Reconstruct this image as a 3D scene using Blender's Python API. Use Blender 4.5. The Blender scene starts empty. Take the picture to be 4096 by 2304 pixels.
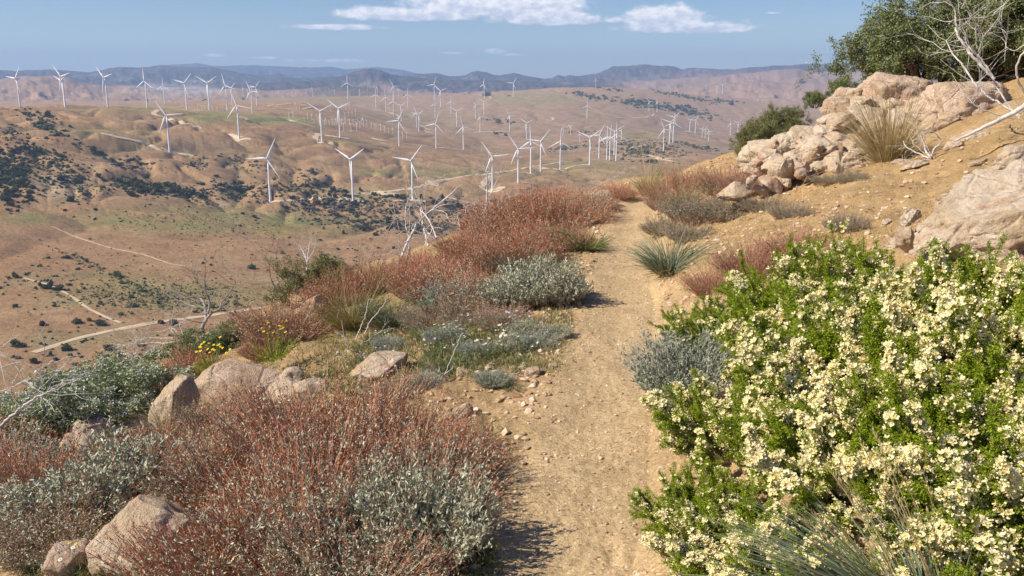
import bpy, math, random
import numpy as np
from math import radians, pi, sin, cos, tan, atan2, sqrt, log, exp

# ------------------------------------------------------------------ camera, sky, sun, exposure
SC = bpy.context.scene
COL = SC.collection
F_PX, W_PX, H_PX, PITCH = 3500.0, 4096.0, 2304.0, radians(13.2)
CAM = np.array([0.0, 0.0, 1.6])
cd = bpy.data.cameras.new('camera'); cam = bpy.data.objects.new('camera', cd); COL.objects.link(cam)
cam.location = CAM; cam.rotation_euler = (pi / 2 - PITCH, 0, 0)
cd.sensor_width = 36.0; cd.lens = 36.0 * F_PX / W_PX; cd.clip_start = 0.05; cd.clip_end = 120000
SC.camera = cam

SUN_DIR = np.array([-0.72, -0.22, 0.66]); SUN_DIR /= np.linalg.norm(SUN_DIR)
ELEV = math.asin(SUN_DIR[2]); ROT = atan2(SUN_DIR[0], SUN_DIR[1])
sl = bpy.data.lights.new('sun', 'SUN'); sun = bpy.data.objects.new('sun', sl); COL.objects.link(sun)
sl.energy = 5.0; sl.angle = radians(0.53); sl.color = (1.0, 0.91, 0.77)
from mathutils import Vector, Matrix
sun.rotation_euler = Vector(SUN_DIR).to_track_quat('Z', 'Y').to_euler()
SC.view_settings.view_transform = 'Standard'; SC.view_settings.look = 'None'
SC.view_settings.exposure = 0.43; SC.view_settings.gamma = 1.0
SC.cycles.max_bounces = 6; SC.cycles.diffuse_bounces = 3; SC.cycles.glossy_bounces = 2
SC.cycles.transmission_bounces = 3; SC.cycles.transparent_max_bounces = 8; SC.cycles.volume_bounces = 1
SC.cycles.caustics_reflective = False; SC.cycles.caustics_refractive = False

def ray(px, py):
    px = np.asarray(px, float); py = np.asarray(py, float)
    a = (px - W_PX / 2) / F_PX; b = (H_PX / 2 - py) / F_PX
    d = np.stack([a, cos(PITCH) + b * sin(PITCH), -sin(PITCH) + b * cos(PITCH)], -1)
    return d
def project(P):
    v = P - CAM
    dep = v[..., 1] * cos(PITCH) - v[..., 2] * sin(PITCH)
    up = v[..., 1] * sin(PITCH) + v[..., 2] * cos(PITCH)
    dep = np.where(np.abs(dep) < 1e-6, 1e-6, dep)
    return W_PX / 2 + F_PX * v[..., 0] / dep, H_PX / 2 - F_PX * up / dep, dep

class NT:
    """small node-tree helper"""
    def __init__(s, tree): s.t = tree; s.n = tree.nodes; s.l = tree.links
    def node(s, typ, **kw):
        n = s.n.new(typ)
        for k, v in kw.items(): setattr(n, k, v)
        return n
    def link(s, a, b): s.l.new(a, b)
    def math(s, op, a, b=None, c=None, clamp=False):
        n = s.n.new('ShaderNodeMath'); n.operation = op; n.use_clamp = clamp
        for i, v in enumerate((a, b, c)):
            if v is None: continue
            if isinstance(v, (int, float)): n.inputs[i].default_value = v
            else: s.l.new(v, n.inputs[i])
        return n.outputs[0]
    def mix(s, fac, a, b, blend='MIX'):
        n = s.n.new('ShaderNodeMix'); n.data_type = 'RGBA'; n.blend_type = blend
        for i, v in ((0, fac), (6, a), (7, b)):
            if isinstance(v, (int, float)): n.inputs[i].default_value = v
            elif isinstance(v, tuple): n.inputs[i].default_value = (*v, 1.0) if len(v) == 3 else v
            else: s.l.new(v, n.inputs[i])
        return n.outputs[2]
    def noise(s, vec, scale, detail=4, rough=0.55, dist=0.0):
        n = s.n.new('ShaderNodeTexNoise'); n.inputs['Scale'].default_value = scale
        n.inputs['Detail'].default_value = detail; n.inputs['Roughness'].default_value = rough
        n.inputs['Distortion'].default_value = dist
        if vec is not None: s.l.new(vec, n.inputs['Vector'])
        return n.outputs[0]
    def ramp(s, fac, stops):
        n = s.n.new('ShaderNodeValToRGB'); e = n.color_ramp.elements
        while len(e) > 1: e.remove(e[-1])
        e[0].position = stops[0][0]; e[0].color = (*stops[0][1], 1)
        for p, c in stops[1:]:
            k = e.new(p); k.color = (*c, 1)
        s.l.new(fac, n.inputs[0]); return n.outputs[0]
    def maprange(s, v, a, b, c=0.0, d=1.0, smooth=False):
        n = s.n.new('ShaderNodeMapRange'); n.clamp = True
        if smooth: n.interpolation_type = 'SMOOTHSTEP'
        s.l.new(v, n.inputs[0])
        for i, q in enumerate((a, b, c, d)): n.inputs[i + 1].default_value = q
        return n.outputs[0]

world = bpy.data.worlds.new('World'); SC.world = world; world.use_nodes = True
nt = NT(world.node_tree); nt.n.clear()
wo = nt.node('ShaderNodeOutputWorld'); bg = nt.node('ShaderNodeBackground')
sky = nt.node('ShaderNodeTexSky', sky_type='NISHITA'); sky.sun_disc = False
sky.sun_elevation = ELEV; sky.sun_rotation = ROT; sky.altitude = 1300
sky.air_density = 1.0; sky.dust_density = 0.35; sky.ozone_density = 1.6
bg.inputs[1].default_value = 0.079
tc = nt.node('ShaderNodeTexCoord'); sep = nt.node('ShaderNodeSeparateXYZ'); nt.link(tc.outputs['Generated'], sep.inputs[0])
az = nt.math('ARCTAN2', sep.outputs[0], sep.outputs[1]); el = nt.math('ARCSINE', sep.outputs[2])
cmb = nt.node('ShaderNodeCombineXYZ'); nt.link(az, cmb.inputs[0]); nt.link(nt.math('MULTIPLY', el, 1.7), cmb.inputs[1])
n1 = nt.noise(cmb.outputs[0], 26, 8, 0.62, 0.1); n2 = nt.noise(cmb.outputs[0], 70, 6, 0.6)
CLOUDS = [(1640, 60, 310, 34, 1.0), (2000, 26, 370, 62, 1.12), (2200, 74, 250, 38, .98), (2660, 74, 165, 50, 1.15), (2740, 112, 250, 32, 1.0),
          (1340, 110, 210, 16, .85), (1975, 205, 60, 20, .62), (1320, 243, 240, 14, .42), (2460, 82, 60, 18, .6), (1810, 213, 70, 9, .45), (860, 222, 90, 12, .35),
          (3090, 52, 60, 12, .35), (2050, 220, 90, 10, .45), (1060, 232, 120, 10, .38)]
tot = None; topw = None
for (px, py, hw, hh, s) in CLOUDS:
    d = ray(px, py); a0 = atan2(d[0], d[1]); e0 = math.asin(d[2] / np.linalg.norm(d))
    u = nt.math('MULTIPLY', nt.math('SUBTRACT', az, float(a0)), F_PX * .93 / hw)
    v = nt.math('MULTIPLY', nt.math('SUBTRACT', el, float(e0)), F_PX * .95 / hh)
    vneg = nt.math('MULTIPLY', nt.math('MINIMUM', v, 0.0), 0.5)     # bases cut flatter than the tops
    v2 = nt.math('ADD', v, vneg)
    q = nt.math('ADD', nt.math('MULTIPLY', u, u), nt.math('MULTIPLY', v2, v2))
    m = nt.math('MULTIPLY', nt.math('SUBTRACT', 1.0, nt.math('SQRT', q)), 0.95)
    m = nt.math('ADD', nt.math('MAXIMUM', m, -1.0), 0.6 * (s - 1.0) - 0.0)
    tv = nt.math('MULTIPLY', nt.math('MAXIMUM', m, 0.0), v)
    tot = m if tot is None else nt.math('SMOOTH_MAX', tot, m, 0.2)
    topw = tv if topw is None else nt.math('ADD', topw, tv)
dens = nt.math('ADD', tot, nt.math('ADD', nt.math('MULTIPLY', nt.math('SUBTRACT', n1, 0.5), 1.25), nt.math('MULTIPLY', nt.math('SUBTRACT', n2, 0.5), 0.45)))
alpha = nt.maprange(dens, -0.05, 0.38, 0, 0.93, True)
lit = nt.math('ADD', nt.math('MULTIPLY', topw, 1.0), nt.math('MULTIPLY', nt.math('SUBTRACT', n2, 0.5), 2.6))
litf = nt.maprange(lit, -0.25, 0.35)
ccol = nt.mix(litf, (7.4, 7.6, 8.8), (12.4, 12.0, 11.8))  # white lit tops and grey shaded undersides painted into the cloud colour
hsv = nt.node('ShaderNodeHueSaturation'); hsv.inputs['Saturation'].default_value = 1.38; hsv.inputs['Hue'].default_value = 0.516
nt.link(sky.outputs[0], hsv.inputs['Color'])
skc = nt.mix(alpha, hsv.outputs[0], ccol)
nt.link(skc, bg.inputs[0]); nt.link(bg.outputs[0], wo.inputs[0])

# ------------------------------------------------------------------ naming helpers
def tag(o, label=None, cat=None, group=None, kind=None):
    if label: o['label'] = label
    if cat: o['category'] = cat
    if group: o['group'] = group
    if kind: o['kind'] = kind
    return o
def empty(name, loc=(0, 0, 0), rot=(0, 0, 0)):
    o = bpy.data.objects.new(name, None); COL.objects.link(o); o.location = loc; o.rotation_euler = rot
    o.empty_display_size = 0.2; return o
def meshobj(name, V, Fs, mats, parent=None, mi=None, smooth=False, attrs=None):
    """V (n,3); Fs: list of (m,k) int arrays; mi: material index per face array"""
    me = bpy.data.meshes.new(name)
    V = np.asarray(V, np.float32)
    if not isinstance(Fs, (list, tuple)): Fs = [Fs]
    Fs = [np.asarray(f, np.int32) for f in Fs if len(f)]
    tot = sum(f.size for f in Fs); nf = sum(len(f) for f in Fs)
    me.vertices.add(len(V)); me.vertices.foreach_set('co', V.ravel())
    me.loops.add(tot); me.loops.foreach_set('vertex_index', np.concatenate([f.ravel() for f in Fs]))
    me.polygons.add(nf)
    ls = []; s = 0
    for f in Fs:
        k = f.shape[1]; ls.append(np.arange(len(f)) * k + s); s += f.size
    me.polygons.foreach_set('loop_start', np.concatenate(ls).astype(np.int32))
    if mi is not None: me.polygons.foreach_set('material_index', np.asarray(mi, np.int32))
    me.polygons.foreach_set('use_smooth', np.full(nf, bool(smooth)))
    if attrs:
        for k, a in attrs.items():
            at = me.color_attributes.new(k, 'FLOAT_COLOR', 'POINT')
            c = np.ones((len(V), 4), np.float32); c[:, :a.shape[1]] = a
            at.data.foreach_set('color', c.ravel())
    me.update(calc_edges=True)
    if not isinstance(mats, (list, tuple)): mats = [mats]
    for m in mats: me.materials.append(m)
    o = bpy.data.objects.new(name, me); COL.objects.link(o)
    if parent is not None: o.parent = parent
    return o
def dup(root, loc=None, rot=None, scale=None):
    r = root.copy(); COL.objects.link(r)
    if loc is not None: r.location = loc
    if rot is not None: r.rotation_euler = rot
    if scale is not None: r.scale = scale
    for ch in root.children:
        c = ch.copy(); COL.objects.link(c); c.parent = r
        for g in ch.children:
            d = g.copy(); COL.objects.link(d); d.parent = c
    return r

# ------------------------------------------------------------------ numpy noise
_rng = np.random.RandomState(7)
_perm = _rng.permutation(256); _perm = np.concatenate([_perm, _perm, _perm])
_ang = _rng.rand(256) * 2 * pi; _gx = np.cos(_ang); _gy = np.sin(_ang)
def perlin(x, y):
    xi = np.floor(x).astype(np.int64); yi = np.floor(y).astype(np.int64)
    xf = x - xi; yf = y - yi; xi &= 255; yi &= 255
    u = xf * xf * xf * (xf * (xf * 6 - 15) + 10); v = yf * yf * yf * (yf * (yf * 6 - 15) + 10)
    def g(ix, iy, dx, dy):
        h = _perm[_perm[ix & 255] + (iy & 255)]; return _gx[h] * dx + _gy[h] * dy
    a = g(xi, yi, xf, yf); b = g(xi + 1, yi, xf - 1, yf); c = g(xi, yi + 1, xf, yf - 1); d = g(xi + 1, yi + 1, xf - 1, yf - 1)
    return ((a + u * (b - a)) + v * ((c + u * (d - c)) - (a + u * (b - a)))) * 1.5
def fbm(x, y, o=4, g=0.5):
    s = 0; a = 1.0; t = 0
    for i in range(o):
        s = s + a * perlin(x + 17.3 * i, y - 9.1 * i); t += a; a *= g; x = x * 2.03; y = y * 2.03
    return s / t
def ridged(x, y, o=4, g=0.5):
    s = 0; a = 1.0; t = 0
    for i in range(o):
        s = s + a * (1 - np.abs(perlin(x + 31.7 * i, y + 11.9 * i)) * 1.6); t += a; a *= g; x = x * 2.07; y = y * 2.07
    return s / t
def sstep(a, b, x):
    t = np.clip((x - a) / (b - a), 0, 1); return t * t * (3 - 2 * t)

# ------------------------------------------------------------------ wind turbines as seen: hub x,y, base x,y (photo pixels), blade phase, label
_Z = 0.42785
def zz(z, hx, hy, bx, by): return ((z - 1) * 1000 + hx * _Z, 200 + hy * _Z, (z - 1) * 1000 + bx * _Z, 200 + by * _Z)
TURB = []
def T(z, hx, hy, bx, by, ph, label, yaw=0): TURB.append((*zz(z, hx, hy, bx, by), ph, label, yaw))
R = 'white wind turbine on the left ridge crest'
T(1, 158, 240, 187, 515, 38, 'leftmost white wind turbine, standing at the left end of the ridge crest', 45)
T(1, 580, 265, 612, 537, 77, 'tall white wind turbine second from the left edge, in front of a fainter one', 45)
T(1, 592, 303, 606, 520, 55, 'fainter wind turbine right behind the second turbine from the left', 45)
T(1, 985, 252, 1007, 515, 75, 'white wind turbine beside the small brown knoll of the left ridge', 45)
T(1, 1360, 305, 1378, 540, 0, 'white wind turbine with one blade up in front of the pale quarry', 40)
T(1, 1525, 345, 1540, 500, 0, 'thin distant wind turbine among the pale quarry ground on the left', 20)
T(1, 1735, 322, 1748, 555, 45, 'white wind turbine on the left ridge just right of the pale quarry', 30)
T(1, 1943, 322, 1959, 560, 60, 'white wind turbine with blades in a Y above the cluster of tiny turbines', 25)
T(1, 2115, 345, 2127, 565, 345, 'nearer turbine of the pair that overlap on the left ridge', 35)
T(1, 2165, 365, 2173, 515, 50, 'farther turbine of the pair that overlap on the left ridge', 35)
T(1, 2345, 395, 2360, 590, 335, 'white wind turbine standing just left of the far right end of the ridge row', 30)
T(1, 2392, 308, 2400, 472, 40, 'white wind turbine that ends the ridge row on the right', 30)
T(1, 2222, 535, 2238, 832, 340, 'white wind turbine on a bare pad at a short track on the green hill', 20)
T(1, 1555, 625, 1588, 960, 325, 'white wind turbine at the end of the long pale track on the brown hillside', 20)
T(2, 170, 1025, 192, 1425, 27, 'nearest white wind turbine on the left, above the green plateau', 20)
T(2, 955, 1035, 965, 1415, 58, 'white wind turbine in the front row with blades in a Y by the pale pads', 38)
T(2, 1522, 1045, 1522, 1405, 38, 'white wind turbine in the front row behind the leaning dead tree', 25)
T(2, 2270, 1005, 2267, 1320, 83, 'white wind turbine on the looped pad partly behind the upright dead branch', 20)
T(3, 175, 935, 170, 1243, 85, 'front wind turbine that starts the right row, just right of the looped pad', 15)
T(3, 292, 865, 288, 1157, 357, 'second wind turbine of the right front row with one blade straight up', 10)
T(3, 387, 865, 380, 1135, 38, 'third wind turbine of the right front row, its blades crossing the second', 15)
T(3, 563, 865, 563, 1120, 3, 'fourth wind turbine of the right front row, standing free with one blade up', 5)
T(3, 845, 828, 838, 1078, 55, 'fifth wind turbine of the right front row, left of the tight bunch', 20)
T(3, 932, 805, 925, 1015, 25, 'leftmost turbine of the tight bunch of white turbines on the right', 15)
T(3, 1010, 820, 998, 1028, 0, 'second turbine from the left in the tight bunch on the right', 10)
T(3, 1030, 820, 1025, 1033, 5, 'third turbine from the left in the tight bunch on the right', 10)
T(3, 1078, 770, 1067, 978, 58, 'rearmost turbine of the tight bunch on the right, base hidden by others', 10)
T(3, 1090, 800, 1085, 1042, 358, 'nearest and rightmost turbine of the tight bunch on the right', 5)
T(3, 815, 525, 813, 638, 0, 'lone white wind turbine in the middle of the wide brown slope', 5)
T(3, 1397, 488, 1392, 572, 325, 'left turbine of the far pair in front of the dark oak belt', 0)
T(3, 1470, 490, 1467, 580, 335, 'right turbine of the far pair in front of the dark oak belt', 0)
T(3, 1535, 750, 1528, 947, 337, 'white wind turbine left of a crowded trio, on the bare knob with dark scrub', 5)
T(3, 1592, 685, 1583, 878, 50, 'middle turbine of the crowded group on the scrub knob', 10)
T(3, 1622, 685, 1617, 865, 5, 'right turbine of the crowded group on the scrub knob', 10)
T(3, 1628, 635, 1624, 780, 45, 'highest turbine of the crowded group, seen behind the others', 10)
T(3, 1775, 660, 1772, 765, 55, 'left turbine of the pair whose blades touch, right of the scrub knob', 5)
T(3, 1830, 660, 1825, 778, 28, 'right turbine of the pair whose blades touch, right of the scrub knob', 5)
T(3, 2152, 690, 2152, 797, 340, 'left turbine of the rightmost pair beside the near green bush', 0)
T(3, 2225, 685, 2220, 800, 50, 'right turbine of the rightmost pair beside the near green bush', 0)
T(3, 2448, 728, 2448, 795, 52, 'wind turbine partly hidden behind the near green bush on the right', 0)
T(3, 893, 285, 893, 348, 345, 'small white wind turbine on top of the far round hill', 0)
T(3, 125, 313, 125, 440, 35, 'white wind turbine on the skyline at the left foot of the long hill', 20)
T(3, 247, 688, 247, 832, 65, 'white wind turbine above the start of the right front row, on reddish ground', 20)
T(3, 90, 620, 90, 757, 330, 'white wind turbine just right of the long dark patch of bushes', 5)
T(3, 1917, 342, 1918, 397, 40, 'left turbine of three faint ones on the far right slope', 0)
T(3, 2085, 330, 2078, 412, 50, 'right turbine of three faint ones on the far right slope', 0)
T(2, 912, 315, 917, 457, 0, 'white wind turbine with one blade up against the dark blue hill, on the green rise', 20)
T(2, 585, 360, 585, 435, 5, 'narrow edge-on turbine at the left foot of the dark blue hill', 70)
T(2, 1022, 375, 1025, 432, 5, 'small edge-on turbine at the right foot of the dark blue hill', 70)
T(2, 1190, 350, 1192, 430, 5, 'edge-on turbine behind the first turbine of the centre group', 75)
T(2, 1175, 425, 1178, 540, 3, 'leftmost turbine of the large centre group, one blade up', 15)
T(2, 1270, 448, 1272, 575, 352, 'second turbine from the left in the large centre group', 15)
T(2, 1342, 345, 1345, 480, 330, 'tall turbine rising above the left half of the centre group', 15)
T(2, 1343, 487, 1342, 615, 0, 'centre group turbine straight below the tall one, by the curved track', 15)
T(2, 1415, 530, 1415, 670, 58, 'centre group turbine with blades in a Y beside the curved track', 20)
T(2, 1395, 672, 1396, 898, 25, 'large turbine in front of the small lattice turbines in the centre', 20)
T(2, 1478, 422, 1478, 540, 0, 'centre group turbine with one blade up, right of the tall one', 15)
T(2, 1558, 588, 1558, 726, 340, 'left turbine of the crossed pair below the centre group', 15)
T(2, 1580, 612, 1580, 762, 48, 'right turbine of the crossed pair below the centre group', 15)
T(2, 1725, 330, 1724, 465, 20, 'left turbine of the skyline pair right of the centre', 20)
T(2, 1780, 388, 1783, 530, 72, 'right turbine of the skyline pair right of the centre', 20)
T(2, 1730, 515, 1731, 632, 10, 'turbine below the skyline pair, right of the crossed pair', 10)
T(2, 1742, 700, 1742, 920, 18, 'large turbine in the middle foreground of the reddish slope', 15)
T(2, 1878, 488, 1880, 597, 0, 'turbine with one blade up above the right half of the reddish slope', 10)
T(2, 1934, 578, 1934, 716, 63, 'turbine with blades in a Y beside a small pale track loop', 15)
T(2, 1995, 728, 1996, 933, 345, 'large turbine on the reddish slope left of the right front row', 5)
T(2, 2110, 518, 2109, 638, 325, 'turbine third from the right on the upper centre slope', 5)
T(2, 2150, 630, 2152, 770, 335, 'turbine left of the long dark patch of bushes', 5)
T(2, 2188, 490, 2188, 607, 62, 'turbine with blades in a Y on the upper centre slope', 15)
T(2, 2190, 330, 2190, 457, 10, 'narrow edge-on turbine on the skyline left of the long hill', 60)
T(2, 665, 585, 673, 862, 62, 'left turbine of the two on the curved pad in the middle distance', 15)
T(2, 835, 560, 843, 820, 66, 'right turbine of the two on the curved pad in the middle distance', 25)
TOWER = 65.0
def tower_depth(hx, hy, bx, by): return F_PX * TOWER * cos(PITCH) / max(abs(by - hy), 1)

def ctrl_depth(hx, hy, bx, by):
    D = tower_depth(hx, hy, bx, by)
    if bx > 2750 and by < 580: return 7000 if by < 420 else 4350
    if bx > 1450 and by < 580:
        return float(np.interp(by, [349, 388, 395, 430, 450, 470, 500, 530, 560, 590], [5600, 5200, 5100, 4700, 4400, 4100, 3700, 3400, 3100, 2700]))
    return D

# ------------------------------------------------------------------ terrain: far surface through scattered control points
def ctrl(px, r, z):
    d = ray(px, 600.0); a = atan2(d[0], d[1]); return (a, log(r), z)
CP = []; CW = []
for (hx, hy, bx, by, ph, lab, yw) in TURB:
    D = ctrl_depth(hx, hy, bx, by); P = CAM + ray(bx, by) * D
    if D > 6500: continue
    CP.append((atan2(P[0], P[1]), log(sqrt(P[0] ** 2 + P[1] ** 2)), P[2])); CW.append(1.0)
for r, z in ((45, -20), (100, -52), (200, -100), (330, -148)):
    for px in (-1400, 0, 1000, 2000, 3000, 4200, 5400): CP.append(ctrl(px, r, z)); CW.append(3.0)
for px, r, z in ((-1400, 520, -180), (0, 520, -186), (800, 520, -192), (1600, 520, -195), (2600, 520, -200), (4000, 520, -190),
                 (-1400, 800, -178), (0, 760, -180), (400, 800, -184), (900, 800, -188), (1500, 800, -200), (2300, 800, -212), (3200, 800, -205),
                 (0, 1000, -166), (300, 1050, -172), (650, 1050, -172), (1050, 1100, -180), (1500, 1100, -202),
                 (0, 1200, -140), (350, 1200, -160), (700, 1250, -158), (1250, 1200, -192),
                 (-700, 1500, -80), (0, 1500, -102), (300, 1500, -118), (-700, 1900, -45), (450, 1750, -82), (1100, 1600, -160),
                 (0, 2800, -110), (400, 2900, -115), (800, 3000, -118), (1150, 3000, -86), (1300, 2800, -105),
                 (0, 4500, -110), (500, 5000, -105), (900, 5000, -100), (1300, 5000, -95), (1600, 5400, -85), (1000, 3700, -86),
                 (1150, 2350, -105), (2200, 3200, -215), (2500, 3200, -215), (2900, 3000, -230), (3300, 3500, -270),
                 (2600, 3800, -225), (3100, 4600, -290), (3600, 4600, -290), (2100, 5300, -38), (2280, 5400, -18), (2450, 5500, -14), (2700, 5600, -40),
                 (2850, 5900, -110), (3100, 6000, -150), (3500, 6000, -200), (2500, 4900, -130), (2750, 5200, -175),
                 (1900, 5800, -70), (-1400, 5000, -110), (4500, 5000, -290)):
    CP.append(ctrl(px, r, z)); CW.append(1.0)
for a in (-1.4, -0.9, -0.6, -0.3, 0, 0.3, 0.6, 0.9, 1.4):
    for r in (8500, 14000, 26000): CP.append((a, log(r), -135.0 if r < 9000 else -150.0)); CW.append(1.0)
CP = np.array(CP); CW = np.array(CW)
_sc = np.array([2.6, 1.5])
def _phi(d2): return np.sqrt(d2 + 0.02)
_X = CP[:, :2] * _sc
_K = -_phi(((_X[:, None] - _X[None]) ** 2).sum(-1))
n_ = len(CP)
_A = np.zeros((n_ + 3, n_ + 3)); _A[:n_, :n_] = _K + np.diag(0.10 / CW); _A[:n_, n_] = 1; _A[:n_, n_ + 1:] = _X; _A[n_:, :n_] = _A[:n_, n_:].T
_w = np.linalg.solve(_A, np.concatenate([CP[:, 2], np.zeros(3)]))
_GA = np.linspace(-1.5, 1.5, 301); _GR = np.linspace(log(15), log(60000), 280)
_ga, _gr = np.meshgrid(_GA, _GR, indexing='ij')
_G = np.stack([_ga, _gr], -1).reshape(-1, 2) * _sc
_S = np.zeros(len(_G))
for i in range(0, len(_G), 20000):
    g = _G[i:i + 20000]
    _S[i:i + 20000] = (-_phi(((g[:, None] - _X[None]) ** 2).sum(-1))) @ _w[:n_] + _w[n_] + g @ _w[n_ + 1:]
_S = _S.reshape(_ga.shape)
def _cub(f):
    return (-.5 * f + f * f - .5 * f ** 3, 1 - 2.5 * f * f + 1.5 * f ** 3, .5 * f + 2 * f * f - 1.5 * f ** 3, -.5 * f * f + .5 * f ** 3)
def far_base(a, lr):
    x = np.clip((a - _GA[0]) / (_GA[1] - _GA[0]), 1, len(_GA) - 3); y = np.clip((lr - _GR[0]) / (_GR[1] - _GR[0]), 1, len(_GR) - 3)
    xi = x.astype(int); yi = y.astype(int); wx = _cub(x - xi); wy = _cub(y - yi); s = 0
    for i in range(4):
        for j in range(4): s = s + wx[i] * wy[j] * _S[xi + i - 1, yi + j - 1]
    return s
# mountain ranges: skyline in photo pixels, distance, width in ln r
RANGES = [
 (20000, .16, [(-800, 300), (-200, 285), (300, 292), (640, 262), (685, 257), (790, 252), (855, 262), (1000, 260), (1100, 264), (1210, 268), (1320, 266), (1385, 277), (1470, 270), (1515, 268), (1600, 277), (1665, 292), (1750, 305), (2300, 318), (3000, 300), (4200, 300), (5000, 300)]),
 (12500, .17, [(-800, 290), (0, 278), (60, 283), (200, 275), (350, 289), (480, 266), (560, 269), (650, 260), (740, 267), (850, 268), (930, 284), (1020, 300), (1050, 302), (1115, 292), (1170, 312), (1280, 306), (1340, 308), (1430, 300), (1590, 303), (1680, 293), (1740, 290), (1800, 305), (1860, 300), (1890, 286), (1912, 281), (1950, 289), (1975, 299), (2000, 300), (2055, 290), (2120, 304), (2180, 315), (2210, 309), (2232, 297), (2256, 305), (2282, 298), (2320, 303), (2345, 298), (2385, 292), (2420, 281), (2450, 264), (2505, 264), (2525, 261), (2570, 257), (2633, 262), (2667, 259), (2693, 264), (2732, 278), (2770, 270), (2855, 273), (2941, 276), (2984, 270), (3100, 261), (3250, 254), (3420, 246), (3700, 250), (4300, 255), (5000, 260)]),
 (9300, .12, [(-800, 330), (900, 345), (1060, 330), (1200, 322), (1330, 312), (1400, 292), (1440, 280), (1478, 275), (1520, 277), (1560, 290), (1600, 302), (1750, 318), (1900, 320), (2050, 322), (2300, 330), (2600, 320), (2900, 300), (3030, 288), (3130, 275), (3190, 272), (3260, 285), (3350, 288), (3500, 280), (4300, 290), (5000, 300)]),
 (7600, .11, [(-800, 320), (0, 318), (80, 305), (170, 301), (260, 308), (330, 330), (420, 345), (520, 338), (600, 352), (700, 358), (820, 362), (950, 352), (1100, 362), (1230, 352), (1330, 345), (1400, 343), (1480, 352), (1560, 362), (1750, 372), (2500, 380), (2750, 345), (2900, 330), (3000, 322), (3150, 330), (3300, 335), (4300, 330), (5000, 330)]),
]
_RT = []
for Rk, wk, pts in RANGES:
    p = np.array(pts, float); d = ray(p[:, 0], p[:, 1]); a = np.arctan2(d[:, 0], d[:, 1]); e = d[:, 2] / np.hypot(d[:, 0], d[:, 1])
    _RT.append((Rk, wk, a, CAM[2] + e * Rk))
# path and the near ridge
_PY = np.array([-6, -2, 2.6, 5, 8, 12, 14, 16, 20, 30.]); _PX = np.array([-1.2, -0.55, 0.16, .60, 1.06, 1.66, 2.15, 2.9, 5.0, 11.])
def path_x(y): return np.interp(y, _PY, _PX)
_xs = np.linspace(-6, 30, 400); _px_s = np.convolve(np.pad(np.interp(_xs, _PY, _PX), 12, 'edge'), np.ones(25) / 25, 'valid')
def path_x(y): return np.interp(y, _xs, _px_s)
def near_h(x, y, detail=True):
    u = x - path_x(y); au = np.abs(u)
    hw = .27 + .03 * np.sin(y * 1.7) + .02 * np.sin(y * 4.1 + 1)
    L = np.maximum(-u - hw, 0); Rr = np.maximum(u - hw, 0)
    k1 = .11 + .011 * np.clip(y - 2, 0, 12)
    gl = k1 * L + .020 * L * L
    gl = np.where(L > 14, k1 * 14 + .02 * 196 + .95 * (L - 14), gl)
    gr = .28 * Rr + .13 * (1 - np.exp(-Rr * 4.0)) + .12 * np.maximum(Rr - 3.0, 0) * np.exp(-np.maximum(Rr - 3, 0) * .1)
    gr = np.minimum(gr, 4.5 - 1.2 * np.exp(-Rr * .1))
    z = -gl + gr
    z = z + .045 * sstep(9.5, 14, y)
    z = z - .045 * np.maximum(y - 14.5 - .15 * np.clip(Rr, 0, 8), 0) ** 2 * (1 / (1 + .03 * np.maximum(y - 14, 0))) 
    z = z - .02 * np.exp(-(au / .2) ** 2)
    if detail:
        off = sstep(.0, .5, au - hw + .1)
        z = z + off * (.10 * fbm(x * .9, y * .9, 3) + .045 * fbm(x * 3.1 + 5, y * 3.1, 3) + .016 * fbm(x * 11, y * 11, 3)) + .014 * fbm(x * 2.3, y * 2.3, 2) + .011 * fbm(x * 6, y * 6, 3) + .007 * fbm(x * 19, y * 19, 3) - .012 * sstep(.45, .7, fbm(x * 4.3 + 9, y * 2.9, 2))
    return z
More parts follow.
